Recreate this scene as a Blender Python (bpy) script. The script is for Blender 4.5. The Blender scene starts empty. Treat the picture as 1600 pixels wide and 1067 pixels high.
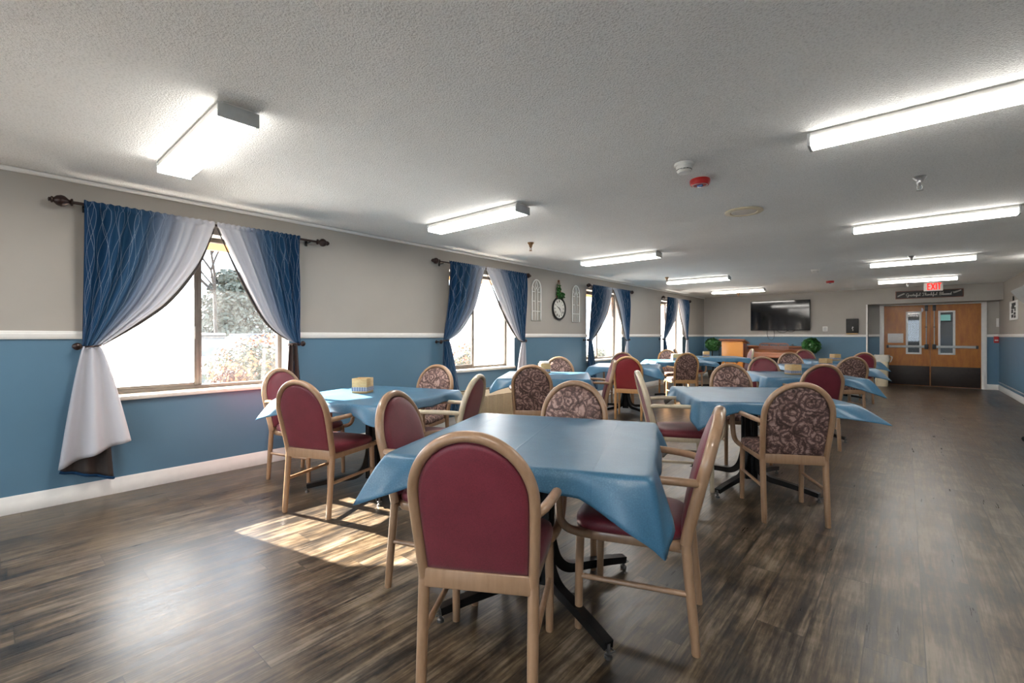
import bpy, bmesh, math, random
from mathutils import Vector, Matrix
random.seed(7)
PI = math.pi
D = bpy.data
SC = bpy.context.scene
COL = SC.collection

# ------------------------------------------------------------------ camera, light, exposure
CAM_H = 1.25
YAW = math.atan2(613, 711)
cd = D.cameras.new('camera'); cd.sensor_width = 36; cd.lens = 711 / 1600 * 36
cd.shift_y = -8.6 / 1600; cd.clip_start = .05; cd.clip_end = 300
cam = D.objects.new('camera', cd); COL.objects.link(cam)
cam.location = (0, 0, CAM_H); cam.rotation_euler = (PI / 2, 0, YAW)
SC.camera = cam
SC.view_settings.view_transform = 'Standard'; SC.view_settings.look = 'None'
SC.view_settings.gamma = 1; SC.view_settings.use_curve_mapping = False
SC.view_settings.exposure = 0.92
SC.cycles.use_denoising = True
SC.cycles.max_bounces = 10; SC.cycles.diffuse_bounces = 6; SC.cycles.transparent_max_bounces = 12
SC.cycles.sample_clamp_indirect = 6.0

SKY = 4.8
LAMP = 21.0
SUN = 54.0
wd = D.worlds.new('sky'); SC.world = wd; wd.use_nodes = True
bgn = wd.node_tree.nodes['Background']; bgn.inputs[0].default_value = (.74, .87, 1.0, 1); bgn.inputs[1].default_value = SKY
sd = D.lights.new('sun', 'SUN'); sd.energy = SUN; sd.angle = math.radians(.6); sd.color = (1, .91, .78)
sun = D.objects.new('sun', sd); COL.objects.link(sun); sun.location = (-12, -3, 8)
AZ, EL = math.radians(14.5), math.radians(27)
sun.rotation_euler = Vector((math.cos(AZ) * math.cos(EL), math.sin(AZ) * math.cos(EL), -math.sin(EL))).to_track_quat('-Z', 'Y').to_euler()

# ------------------------------------------------------------------ materials
M = {}
def newmat(name):
    m = D.materials.new(name); m.use_nodes = True
    nt = m.node_tree
    return m, nt, nt.nodes['Principled BSDF'], nt.links.new
def nd(nt, typ, **kw):
    n = nt.nodes.new('ShaderNode' + typ)
    for k, v in kw.items():
        if k.startswith('i_'): n.inputs[int(k[2:])].default_value = v
        else: setattr(n, k, v)
    return n
def ramp(nt, stops, fac=None):
    r = nt.nodes.new('ShaderNodeValToRGB'); cr = r.color_ramp
    while len(cr.elements) < len(stops): cr.elements.new(.5)
    for e, (p, c) in zip(cr.elements, stops):
        e.position = p; e.color = (*c, 1) if len(c) == 3 else c
    if fac is not None: nt.links.new(fac, r.inputs[0])
    return r
def mth(nt, op, a, b=None, c=None):
    n = nt.nodes.new('ShaderNodeMath'); n.operation = op
    for i, v in enumerate((a, b, c)):
        if v is None: continue
        if isinstance(v, (int, float)): n.inputs[i].default_value = v
        else: nt.links.new(v, n.inputs[i])
    return n.outputs[0]
def coords(nt, kind='Object', scale=(1, 1, 1)):
    t = nd(nt, 'TexCoord'); mp = nd(nt, 'Mapping'); mp.inputs['Scale'].default_value = scale
    nt.links.new(t.outputs[kind], mp.inputs[0]); return mp.outputs[0]
def noise(nt, vec, scale, detail=4, rough=.5):
    n = nd(nt, 'TexNoise'); n.inputs['Scale'].default_value = scale; n.inputs['Detail'].default_value = detail
    n.inputs['Roughness'].default_value = rough
    nt.links.new(vec, n.inputs['Vector']); return n
def bump(nt, h, strength, dist, target):
    b = nd(nt, 'Bump'); b.inputs['Strength'].default_value = strength; b.inputs['Distance'].default_value = dist
    nt.links.new(h, b.inputs['Height']); nt.links.new(b.outputs[0], target.inputs['Normal']); return b
def plain(name, col, rough=.5, metal=0., var=.06, nscale=18, bumpk=0., spec=.5, coat=0.):
    m, nt, p, ln = newmat(name)
    v = coords(nt); n = noise(nt, v, nscale)
    r = ramp(nt, [(.25, tuple(c * (1 - var) for c in col)), (.75, tuple(min(1, c * (1 + var)) for c in col))], n.outputs[0])
    ln(r.outputs[0], p.inputs['Base Color'])
    p.inputs['Roughness'].default_value = rough; p.inputs['Metallic'].default_value = metal
    p.inputs['Specular IOR Level'].default_value = spec; p.inputs['Coat Weight'].default_value = coat
    if bumpk: bump(nt, n.outputs[0], bumpk, .002, p)
    M[name] = m; return m
def emit(name, col, s):
    m, nt, p, ln = newmat(name)
    p.inputs['Base Color'].default_value = (*[min(.8, c) for c in col], 1)
    p.inputs['Emission Color'].default_value = (*col, 1); p.inputs['Emission Strength'].default_value = s
    M[name] = m; return m
def wood(name, a, b, scale=1., rough=.35, axis=(8, 8, 1), coat=.15):
    m, nt, p, ln = newmat(name)
    v = coords(nt, scale=tuple(k * scale for k in axis)); n = noise(nt, v, 5, 6, .6)
    n2 = noise(nt, coords(nt), 60, 2)
    f = mth(nt, 'ADD', mth(nt, 'MULTIPLY', n.outputs[0], .85), mth(nt, 'MULTIPLY', n2.outputs[0], .15))
    r = ramp(nt, [(.32, a), (.68, b)], f)
    ln(r.outputs[0], p.inputs['Base Color']); p.inputs['Roughness'].default_value = rough; p.inputs['Coat Weight'].default_value = coat
    bump(nt, f, .08, .001, p); M[name] = m; return m

def mk_floor():
    m, nt, p, ln = newmat('floor_planks')
    t = nd(nt, 'TexCoord'); s = nd(nt, 'SeparateXYZ'); ln(t.outputs['Object'], s.inputs[0])
    X, Y = s.outputs[0], s.outputs[1]
    xs = mth(nt, 'DIVIDE', mth(nt, 'ADD', X, 20.0905), .1866); ci = mth(nt, 'FLOOR', xs); fx = mth(nt, 'FRACT', xs)
    wn = nd(nt, 'TexWhiteNoise', noise_dimensions='1D'); ln(ci, wn.inputs['W'])
    ys = mth(nt, 'ADD', mth(nt, 'DIVIDE', mth(nt, 'ADD', Y, 20.), 1.22), wn.outputs[0]); ri = mth(nt, 'FLOOR', ys); fy = mth(nt, 'FRACT', ys)
    cb = nd(nt, 'CombineXYZ'); ln(ci, cb.inputs[0]); ln(ri, cb.inputs[1])
    w2 = nd(nt, 'TexWhiteNoise', noise_dimensions='3D'); ln(cb.outputs[0], w2.inputs['Vector'])
    # grain, shifted per plank
    off = nd(nt, 'VectorMath', operation='MULTIPLY_ADD'); ln(w2.outputs['Color'], off.inputs[0]); off.inputs[1].default_value = (40, 40, 40); ln(t.outputs['Object'], off.inputs[2])
    mp = nd(nt, 'Mapping'); mp.inputs['Scale'].default_value = (20, 1.5, 1); ln(off.outputs[0], mp.inputs[0])
    n1 = noise(nt, mp.outputs[0], 1.0, 8, .68)
    mp2 = nd(nt, 'Mapping'); mp2.inputs['Scale'].default_value = (90, 5, 1); ln(off.outputs[0], mp2.inputs[0])
    n2 = noise(nt, mp2.outputs[0], 1.0, 4, .6)
    n3 = noise(nt, off.outputs[0], 3.2, 5, .65)
    f = mth(nt, 'ADD', mth(nt, 'MULTIPLY', n1.outputs[0], .55), mth(nt, 'ADD', mth(nt, 'MULTIPLY', n2.outputs[0], .24), mth(nt, 'MULTIPLY', n3.outputs[0], .35)))
    f = mth(nt, 'ADD', f, mth(nt, 'MULTIPLY', mth(nt, 'SUBTRACT', w2.outputs['Value'], .5), .055))
    f = mth(nt, 'MULTIPLY_ADD', mth(nt, 'SUBTRACT', f, .57), 1.3, .555)
    r = ramp(nt, [(.39, (.008, .0068, .006)), (.47, (.020, .0145, .010)), (.535, (.055, .036, .019)), (.605, (.108, .075, .043)), (.70, (.195, .152, .104))], f)
    # grey weathering
    n4 = noise(nt, coords(nt, scale=(7, .9, 1)), 1.0, 4, .6)
    g = ramp(nt, [(.42, (0, 0, 0)), (.7, (1, 1, 1))], n4.outputs[0])
    mx = nd(nt, 'Mix', data_type='RGBA', blend_type='MIX'); ln(mth(nt, 'MULTIPLY', g.outputs[0], .38), mx.inputs[0]); ln(r.outputs[0], mx.inputs[6])
    hs = nd(nt, 'HueSaturation'); hs.inputs['Saturation'].default_value = .25; ln(r.outputs[0], hs.inputs['Color']); ln(hs.outputs[0], mx.inputs[7])
    # seams
    sx = mth(nt, 'LESS_THAN', mth(nt, 'MINIMUM', fx, mth(nt, 'SUBTRACT', 1, fx)), .012)
    sy = mth(nt, 'LESS_THAN', mth(nt, 'MINIMUM', fy, mth(nt, 'SUBTRACT', 1, fy)), .0016)
    se = mth(nt, 'MAXIMUM', sx, sy)
    mx2 = nd(nt, 'Mix', data_type='RGBA'); ln(mth(nt, 'MULTIPLY', se, .7), mx2.inputs[0]); ln(mx.outputs[2], mx2.inputs[6]); mx2.inputs[7].default_value = (.012, .01, .008, 1)
    ln(mx2.outputs[2], p.inputs['Base Color'])
    rr = ramp(nt, [(.3, (.26,) * 3), (.7, (.44,) * 3)], n1.outputs[0]); ln(rr.outputs[0], p.inputs['Roughness'])
    p.inputs['Specular IOR Level'].default_value = .45; p.inputs['Coat Weight'].default_value = .32; p.inputs['Coat Roughness'].default_value = .28
    h = mth(nt, 'SUBTRACT', mth(nt, 'ADD', mth(nt, 'MULTIPLY', n2.outputs[0], .6), mth(nt, 'MULTIPLY', n1.outputs[0], .4)), mth(nt, 'MULTIPLY', se, .9))
    bump(nt, h, .55, .004, p); M['floor'] = m
mk_floor()

def mk_ceiling():
    m, nt, p, ln = newmat('popcorn_ceiling')
    v = coords(nt); n = noise(nt, v, 105, 3, .65); n2 = noise(nt, v, 1.3, 3)
    r = ramp(nt, [(.3, (.72, .72, .705)), (.50, (.90, .90, .885)), (.8, (.94, .94, .925))], n.outputs[0])
    mx = nd(nt, 'Mix', data_type='RGBA', blend_type='MULTIPLY'); mx.inputs[0].default_value = 1; ln(r.outputs[0], mx.inputs[6])
    r2 = ramp(nt, [(.3, (.94, .94, .94)), (.7, (1, 1, 1))], n2.outputs[0]); ln(r2.outputs[0], mx.inputs[7])
    ln(mx.outputs[2], p.inputs['Base Color']); p.inputs['Roughness'].default_value = .9; p.inputs['Specular IOR Level'].default_value = .15
    bump(nt, n.outputs[0], 1.0, .012, p); M['ceiling'] = m
mk_ceiling()
plain('paint_grey', (.375, .352, .318), .55, var=.03, nscale=3)
plain('paint_blue', (.098, .198, .292), .42, var=.04, nscale=3)
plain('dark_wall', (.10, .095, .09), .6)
plain('white_trim', (.80, .79, .77), .35, var=.03)
plain('white_wall', (.7, .7, .69), .5, var=.03)
plain('cream_trim', (.70, .66, .60), .4, var=.05)
plain('bronze', (.17, .15, .13), .4, .4, var=.1)
plain('rod_brown', (.028, .013, .011), .3, .35, var=.2)
plain('black_metal', (.012, .012, .013), .35, .5, var=.2)
plain('black_plastic', (.014, .014, .015), .4)
plain('steel', (.5, .5, .5), .3, .9)
plain('end_cap_grey', (.48, .50, .50), .5, var=.1)
plain('dark_steel', (.16, .16, .16), .35, .8)
plain('grey_metal', (.42, .43, .42), .45, .3, var=.08)
plain('brass', (.35, .2, .1), .35, .8, var=.2)
plain('white_plastic', (.74, .73, .70), .4, var=.02)
plain('cream_plastic', (.66, .58, .42), .45, var=.03)
plain('red_plastic', (.5, .015, .015), .35, var=.05)
plain('blue_lens', (.1, .18, .4), .1)
plain('kick_plate', (.020, .012, .010), .5, var=.3)
plain('paper', (.75, .74, .72), .7, var=.02)
plain('ink', (.03, .03, .03), .7)
plain('ink_grey', (.4, .4, .42), .7)
plain('sign_black', (.016, .015, .015), .5, var=.3)
plain('sign_white', (.72, .70, .66), .6)
plain('clock_face', (.66, .65, .60), .55, var=.12, nscale=8)
plain('strap', (.19, .075, .035), .6)
plain('tan_radiator', (.52, .44, .31), .5, var=.04)
plain('radiator_dark', (.13, .10, .065), .6)
plain('liner_plastic', (.56, .54, .47), .35, var=.1)
plain('napkin', (.78, .77, .74), .8, var=.04)
plain('pot', (.10, .06, .035), .6)
plain('bark', (.02, .015, .012), .9, var=.3)
plain('asphalt', (.15, .15, .15), .9, var=.15, nscale=4)
plain('walkway', (.82, .80, .76), .9, var=.08, nscale=3)  # made very pale to bounce sunlight up to the ceiling
plain('mulch', (.20, .11, .06), .95, var=.3, nscale=9)
plain('brickwork_plain', (.3, .12, .08), .9)
plain('siding', (.55, .53, .48), .6)
plain('soffit_wood', (.72, .42, .19), .6, var=.1, nscale=5)
plain('car_blue', (.03, .05, .10), .25, .3, coat=.5)
plain('car_silver', (.42, .43, .45), .25, .5, coat=.5)
plain('car_glass', (.02, .025, .03), .08)
plain('tyre', (.015, .015, .015), .8)
plain('grey_canopy', (.50, .53, .54), .45, .3)
plain('lining', (.030, .022, .020), .7, var=.15, nscale=30)
plain('cloth_back', (.62, .60, .58), .85, var=.05)
plain('screen_frame', (.01, .01, .011), .35)
wood('chair_tan', (.305, .180, .102), (.395, .245, .148), 1, .3, coat=.3)
wood('chair_light', (.43, .235, .095), (.53, .31, .14), 1, .35, coat=.2)
wood('chair_pale', (.50, .42, .30), (.58, .50, .37), 1, .3, coat=.3)
wood('napkin_wood', (.42, .26, .10), (.58, .40, .19), 1.4, .55, axis=(3, 3, 14), coat=0)
wood('door_wood', (.31, .092, .005), (.46, .165, .013), 1, .42, axis=(3, 3, .7), coat=.05)
wood('lectern_wood', (.46, .17, .022), (.60, .25, .04), 5, .4, axis=(3, 3, 3), coat=.1)
wood('cherry', (.12, .030, .015), (.20, .058, .026), 1, .3, axis=(1, 8, 8), coat=.3)
wood('cherry_light', (.25, .075, .025), (.36, .12, .04), 1, .3, axis=(1, 8, 8), coat=.3)
plain('exit_white', (.70, .69, .66), .4)
def mk_lens():
    m, nt, p, ln = newmat('lamp_lens')                      # prismatic lens: most of the light leaves through the flat bottom
    g = nd(nt, 'NewGeometry'); s = nd(nt, 'SeparateXYZ'); ln(g.outputs['Normal'], s.inputs[0])
    k = mth(nt, 'MULTIPLY_ADD', mth(nt, 'ABSOLUTE', s.outputs[2]), LAMP * .65, LAMP * .35)
    p.inputs['Base Color'].default_value = (.8, .8, .78, 1); p.inputs['Emission Color'].default_value = (1, .955, .89, 1); ln(k, p.inputs['Emission Strength']); M['lamp_diffuser'] = m
mk_lens()
emit('exit_red', (1, .012, .006), .6)
emit('far_lamp', (1, .97, .92), 2.2)
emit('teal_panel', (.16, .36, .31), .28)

def mk_fabric(name, base, dark, scale=340):
    m, nt, p, ln = newmat(name)
    v = coords(nt); n = noise(nt, v, scale, 2, .6); n2 = noise(nt, v, 9, 3)
    f = mth(nt, 'ADD', mth(nt, 'MULTIPLY', n.outputs[0], .7), mth(nt, 'MULTIPLY', n2.outputs[0], .3))
    r = ramp(nt, [(.36, dark), (.62, base)], f); ln(r.outputs[0], p.inputs['Base Color'])
    p.inputs['Roughness'].default_value = .48; p.inputs['Sheen Weight'].default_value = .15
    bump(nt, n.outputs[0], .25, .001, p); M[name] = m
mk_fabric('red_fabric', (.195, .020, .037), (.115, .011, .021))
mk_fabric('bright_red', (.25, .012, .022), (.18, .009, .016))
def mk_floral():
    m, nt, p, ln = newmat('floral_fabric')
    v0 = coords(nt); dn = noise(nt, v0, 14, 3, .6)
    mixv = nd(nt, 'VectorMath', operation='MULTIPLY_ADD'); ln(dn.outputs['Color'], mixv.inputs[0]); mixv.inputs[1].default_value = (.085, .085, .085); ln(v0, mixv.inputs[2])
    vo = nd(nt, 'TexVoronoi', feature='F1'); vo.inputs['Scale'].default_value = 8.5; ln(mixv.outputs[0], vo.inputs['Vector'])
    ve = nd(nt, 'TexVoronoi', feature='DISTANCE_TO_EDGE'); ve.inputs['Scale'].default_value = 21; ln(mixv.outputs[0], ve.inputs['Vector'])
    rings = mth(nt, 'SINE', mth(nt, 'ADD', mth(nt, 'MULTIPLY', vo.outputs['Distance'], 24), mth(nt, 'MULTIPLY', dn.outputs[0], 9)))
    petals = mth(nt, 'MULTIPLY_ADD', rings, .5, .5)
    edge = ramp(nt, [(.0, (0, 0, 0)), (.10, (1, 1, 1))], ve.outputs['Distance'])
    r = ramp(nt, [(.0, (.090, .050, .045)), (.3, (.19, .108, .092)), (.65, (.32, .195, .165)), (1, (.45, .30, .26))], mth(nt, 'MULTIPLY', petals, edge.outputs[0]))
    big = noise(nt, v0, 16, 2); br = ramp(nt, [(.40, (.28, .22, .21)), (.5, (1, 1, 1))], big.outputs[0])
    mx = nd(nt, 'Mix', data_type='RGBA', blend_type='MULTIPLY'); mx.inputs[0].default_value = .6; ln(r.outputs[0], mx.inputs[6]); ln(br.outputs[0], mx.inputs[7])
    ln(mx.outputs[2], p.inputs['Base Color']); p.inputs['Roughness'].default_value = .6
    bump(nt, petals, .12, .001, p); M['floral'] = m
mk_floral()
def mk_cloth():
    m, nt, p, ln = newmat('blue_vinyl_cloth')
    v = coords(nt); n = noise(nt, v, 190, 2, .7); n2 = noise(nt, v, 5, 3)
    f = mth(nt, 'ADD', mth(nt, 'MULTIPLY', n.outputs[0], .6), mth(nt, 'MULTIPLY', n2.outputs[0], .4))
    r = ramp(nt, [(.33, (.032, .112, .200)), (.55, (.048, .148, .247)), (.75, (.12, .25, .36))], f); ln(r.outputs[0], p.inputs['Base Color'])
    p.inputs['Roughness'].default_value = .36; p.inputs['Specular IOR Level'].default_value = .55
    # folded-storage creases across the top
    s = nd(nt, 'SeparateXYZ'); ln(v, s.inputs[0])
    wob = mth(nt, 'MULTIPLY', n2.outputs[0], .012)
    def crease(ax, at): return mth(nt, 'MAXIMUM', 0, mth(nt, 'SUBTRACT', 1, mth(nt, 'DIVIDE', mth(nt, 'ABSOLUTE', mth(nt, 'SUBTRACT', mth(nt, 'ADD', s.outputs[ax], wob), at)), .006)))
    c = mth(nt, 'ADD', mth(nt, 'ADD', crease(0, -.03), crease(0, .33)), crease(0, -.38))
    h = mth(nt, 'ADD', mth(nt, 'MULTIPLY', c, .30), mth(nt, 'ADD', mth(nt, 'MULTIPLY', n.outputs[0], .10), mth(nt, 'MULTIPLY', n2.outputs[0], .9)))
    bump(nt, h, .5, .004, p); M['cloth'] = m
mk_cloth()
def mk_curtain():
    m, nt, p, ln = newmat('ombre_curtain')
    t = nd(nt, 'TexCoord'); s = nd(nt, 'SeparateXYZ'); ln(t.outputs['UV'], s.inputs[0]); u, v = s.outputs[0], s.outputs[1]
    r = ramp(nt, [(0, (.003, .030, .085)), (.28, (.007, .044, .105)), (.46, (.028, .075, .145)), (.62, (.19, .225, .30)), (.78, (.47, .48, .53)), (1, (.62, .61, .65))], u)
    def fam(N, A, k, ph):
        a = mth(nt, 'ADD', mth(nt, 'MULTIPLY', u, N), mth(nt, 'MULTIPLY', mth(nt, 'SINE', mth(nt, 'ADD', mth(nt, 'MULTIPLY', v, k), ph)), A))
        return mth(nt, 'LESS_THAN', mth(nt, 'ABSOLUTE', mth(nt, 'SUBTRACT', mth(nt, 'FRACT', a), .5)), .013)
    L = mth(nt, 'MAXIMUM', mth(nt, 'MAXIMUM', fam(9, .30, 11, 0), fam(9.9, .34, 11.5, 3.1)), mth(nt, 'MAXIMUM', fam(10.5, .36, 10, 1.3), fam(12, .30, 12.5, 4.0)))
    fade = ramp(nt, [(.5, (.42,) * 3), (.8, (0, 0, 0))], u)
    mx = nd(nt, 'Mix', data_type='RGBA'); ln(mth(nt, 'MULTIPLY', L, fade.outputs[0]), mx.inputs[0]); ln(r.outputs[0], mx.inputs[6]); mx.inputs[7].default_value = (.45, .52, .62, 1)
    ln(mx.outputs[2], p.inputs['Base Color']); p.inputs['Roughness'].default_value = .7; p.inputs['Specular IOR Level'].default_value = .2
    n = noise(nt, t.outputs['Object'], 260, 2); bump(nt, n.outputs[0], .15, .001, p); M['curtain'] = m
mk_curtain()
def mk_glass(name, lo, hi):
    m, nt, p, ln = newmat(name); nt.nodes.remove(p)
    out = nt.nodes['Material Output']
    tr = nd(nt, 'BsdfTransparent'); tl = nd(nt, 'BsdfTranslucent'); gl = nd(nt, 'BsdfGlossy'); gl.inputs['Roughness'].default_value = .03
    tl.inputs['Color'].default_value = (.92, .95, 1, 1)
    v = coords(nt, scale=(1, 1, .6)); n = noise(nt, v, 4, 6, .65); n2 = noise(nt, v, 45, 3, .6)
    f = mth(nt, 'ADD', mth(nt, 'MULTIPLY', n.outputs[0], .7), mth(nt, 'MULTIPLY', n2.outputs[0], .3))
    r = ramp(nt, [(.35, (lo,) * 3), (.65, (hi,) * 3)], f)
    a = nd(nt, 'MixShader'); ln(r.outputs[0], a.inputs[0]); ln(tr.outputs[0], a.inputs[1]); ln(tl.outputs[0], a.inputs[2])
    lw = nd(nt, 'LayerWeight'); fr = nd(nt, 'Math', operation='MULTIPLY_ADD'); ln(mth(nt, 'POWER', lw.outputs['Facing'], 5.), fr.inputs[0]); fr.inputs[1].default_value = .8; fr.inputs[2].default_value = .03
    b = nd(nt, 'MixShader'); ln(fr.outputs[0], b.inputs[0]); ln(a.outputs[0], b.inputs[1]); ln(gl.outputs[0], b.inputs[2])
    ln(b.outputs[0], out.inputs[0]); M[name] = m
mk_glass('glass_hazy', .09, .18); mk_glass('glass_clear', .002, .010); mk_glass('glass_clean', .0, .02)
def mk_brick():
    m, nt, p, ln = newmat('brick')
    v = coords(nt, scale=(1, 1, 1)); s = nd(nt, 'SeparateXYZ'); ln(v, s.inputs[0])
    c = nd(nt, 'CombineXYZ'); ln(mth(nt, 'ADD', s.outputs[0], s.outputs[1]), c.inputs[0]); ln(s.outputs[2], c.inputs[1])
    b = nd(nt, 'TexBrick'); b.inputs['Scale'].default_value = 1; b.inputs['Brick Width'].default_value = .21; b.inputs['Row Height'].default_value = .075; b.inputs['Mortar Size'].default_value = .008
    b.inputs['Color1'].default_value = (.46, .20, .12, 1); b.inputs['Color2'].default_value = (.58, .30, .19, 1); b.inputs['Mortar'].default_value = (.45, .42, .38, 1)
    ln(c.outputs[0], b.inputs['Vector']); ln(b.outputs[0], p.inputs['Base Color']); p.inputs['Roughness'].default_value = .9; M['brick'] = m
mk_brick()
def mk_leaf(name, cols, rough=.5):
    m, nt, p, ln = newmat(name)
    v = coords(nt); n = noise(nt, v, 9, 4, .7)
    k = len(cols); r = ramp(nt, [(.3 + .4 * i / max(1, k - 1), c) for i, c in enumerate(cols)], n.outputs[0])
    ln(r.outputs[0], p.inputs['Base Color']); p.inputs['Roughness'].default_value = rough; M[name] = m
mk_leaf('leaf_green', [(.008, .05, .010), (.02, .11, .018), (.05, .2, .04)], .4)
mk_leaf('leaf_hedge', [(.008, .018, .004), (.022, .034, .008), (.05, .05, .012)])
mk_leaf('leaf_tip', [(.16, .03, .016), (.25, .075, .03), (.19, .11, .03)])
mk_leaf('leaf_round', [(.07, .025, .014), (.09, .045, .024), (.055, .05, .016)])
mk_leaf('leaf_dark', [(.010, .016, .010), (.018, .026, .014), (.03, .038, .022)])
def mk_plaid():
    m, nt, p, ln = newmat('plaid_ribbon')
    v = coords(nt); s = nd(nt, 'SeparateXYZ'); ln(v, s.inputs[0])
    a = mth(nt, 'FRACT', mth(nt, 'MULTIPLY', mth(nt, 'ADD', s.outputs[0], s.outputs[1]), 45)); b = mth(nt, 'FRACT', mth(nt, 'MULTIPLY', s.outputs[2], 80))
    f = mth(nt, 'ADD', mth(nt, 'MULTIPLY', mth(nt, 'GREATER_THAN', a, .5), .5), mth(nt, 'MULTIPLY', mth(nt, 'GREATER_THAN', b, .5), .5))
    r = ramp(nt, [(0, (.08, .09, .15)), (.5, (.20, .22, .30)), (1, (.40, .41, .46))], f)
    ln(r.outputs[0], p.inputs['Base Color']); p.inputs['Roughness'].default_value = .8; M['plaid'] = m
mk_plaid()
def mk_screen():
    m, nt, p, ln = newmat('tv_screen'); p.inputs['Base Color'].default_value = (.008, .008, .009, 1); p.inputs['Roughness'].default_value = .12
    n = noise(nt, coords(nt), 3, 2); r = ramp(nt, [(.3, (.05,) * 3), (.7, (.085,) * 3)], n.outputs[0]); ln(r.outputs[0], p.inputs['Roughness']); M['screen'] = m
mk_screen()

# ------------------------------------------------------------------ mesh helpers
def box(bm, x0, x1, y0, y1, z0, z1, bev=0., seg=2):
    g = bmesh.ops.create_cube(bm, size=1, matrix=Matrix.Translation(((x0 + x1) / 2, (y0 + y1) / 2, (z0 + z1) / 2)) @ Matrix.Diagonal((abs(x1 - x0), abs(y1 - y0), abs(z1 - z0), 1)))
    if bev:
        es = {e for v in g['verts'] for e in v.link_edges}
        bmesh.ops.bevel(bm, geom=list(es), offset=bev, segments=seg, affect='EDGES', profile=.5)
def tube(bm, pts, r, seg=12, closed=False, ry=None, up=None):
    pts = [Vector(p) for p in pts]; n = len(pts)
    rs = r if isinstance(r, (list, tuple)) else [r] * n
    rings = []; prev = None; ph = PI / 4 if seg == 4 else 0
    for i, p in enumerate(pts):
        if closed: t = (pts[(i + 1) % n] - pts[i - 1]).normalized()
        else: t = (pts[min(i + 1, n - 1)] - pts[max(i - 1, 0)]).normalized()
        if up is not None: a = Vector(up)
        elif prev is None: a = Vector((0, 0, 1)) if abs(t.z) < .9 else Vector((1, 0, 0))
        else: a = prev
        a = (a - t * a.dot(t)).normalized(); prev = a; b = t.cross(a)
        ra = rs[i]; rb = ra if ry is None else ry
        rings.append([bm.verts.new(p + a * math.cos(2 * PI * k / seg + ph) * ra + b * math.sin(2 * PI * k / seg + ph) * rb) for k in range(seg)])
    m = n if closed else n - 1
    for i in range(m):
        A, B = rings[i], rings[(i + 1) % n]
        for k in range(seg): bm.faces.new((A[k], A[(k + 1) % seg], B[(k + 1) % seg], B[k]))
    if not closed:
        bm.faces.new(list(reversed(rings[0]))); bm.faces.new(rings[-1])
def spline(pts, n=6, closed=False):
    P = [Vector(p) for p in pts]; out = []; N = len(P)
    for i in range(N if closed else N - 1):
        g = (lambda k: P[k % N]) if closed else (lambda k: P[max(0, min(N - 1, k))])
        a, b, c, d = g(i - 1), g(i), g(i + 1), g(i + 2)
        for j in range(n):
            t = j / n
            out.append(.5 * ((2 * b) + (c - a) * t + (2 * a - 5 * b + 4 * c - d) * t * t + (3 * b - a - 3 * c + d) * t ** 3))
    if not closed: out.append(P[-1])
    return out
def lathe(bm, prof, seg=24, mat=Matrix.Identity(4)):
    rings = []
    for r, z in prof:
        if r < 1e-5: rings.append([bm.verts.new(mat @ Vector((0, 0, z)))])
        else: rings.append([bm.verts.new(mat @ Vector((r * math.cos(2 * PI * k / seg), r * math.sin(2 * PI * k / seg), z))) for k in range(seg)])
    for A, B in zip(rings, rings[1:]):
        for k in range(seg):
            a, b, c, d = A[k % len(A)], A[(k + 1) % len(A)], B[(k + 1) % len(B)], B[k % len(B)]
            f = []
            for q in (a, b, c, d):
                if q not in f: f.append(q)
            if len(f) > 2: bm.faces.new(f)
    if len(rings[0]) > 1: bm.faces.new(list(reversed(rings[0])))
    if len(rings[-1]) > 1: bm.faces.new(rings[-1])
def prism(bm, poly, h, mat=Matrix.Identity(4)):
    """poly in local XY extruded to z=h, moved by mat"""
    a = [bm.verts.new(mat @ Vector((x, y, 0))) for x, y in poly]; b = [bm.verts.new(mat @ Vector((x, y, h))) for x, y in poly]
    n = len(poly)
    for i in range(n): bm.faces.new((a[i], a[(i + 1) % n], b[(i + 1) % n], b[i]))
    bm.faces.new(list(reversed(a))); bm.faces.new(b)
def grid(bm, nu, nv, fn, uv=True):
    L = bm.loops.layers.uv.verify() if uv else None
    V = [[bm.verts.new(fn(i / nu, j / nv)) for j in range(nv + 1)] for i in range(nu + 1)]
    for i in range(nu):
        for j in range(nv):
            f = bm.faces.new((V[i][j], V[i + 1][j], V[i + 1][j + 1], V[i][j + 1]))
            if uv:
                for l, (a, b) in zip(f.loops, ((i, j), (i + 1, j), (i + 1, j + 1), (i, j + 1))): l[L].uv = (a / nu, b / nv)
    return V
def mesh(name, bm, mats, smooth=True, ang=40):
    bmesh.ops.recalc_face_normals(bm, faces=bm.faces)
    return mesh_raw(name, bm, mats, smooth, ang)
def mesh_raw(name, bm, mats, smooth=True, ang=40):
    me = D.meshes.new(name); bm.to_mesh(me); bm.free()
    for m in (mats if isinstance(mats, (list, tuple)) else [mats]): me.materials.append(M[m])
    if smooth:
        me.shade_smooth(); me.set_sharp_from_angle(angle=math.radians(ang))
    return me
def put(name, me, parent=None, loc=(0, 0, 0), rz=0.):
    o = D.objects.new(name, me); COL.objects.link(o)
    o.location = loc; o.rotation_euler = (0, 0, rz)
    if parent: o.parent = parent
    return o
def obj(name, bm, mats, parent=None, loc=(0, 0, 0), rz=0., smooth=True, ang=40): return put(name, mesh(name, bm, mats, smooth, ang), parent, loc, rz)
def tag(o, label, cat, group=None):
    o['label'] = label; o['category'] = cat
    if group: o['group'] = group
    return o
def thing(name, label, cat, loc=(0, 0, 0), rz=0., group=None):
    o = D.objects.new(name, None); COL.objects.link(o); o.empty_display_size = .1
    o.location = loc; o.rotation_euler = (0, 0, rz); return tag(o, label, cat, group)
def struct(o): o['kind'] = 'structure'; return o
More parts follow.
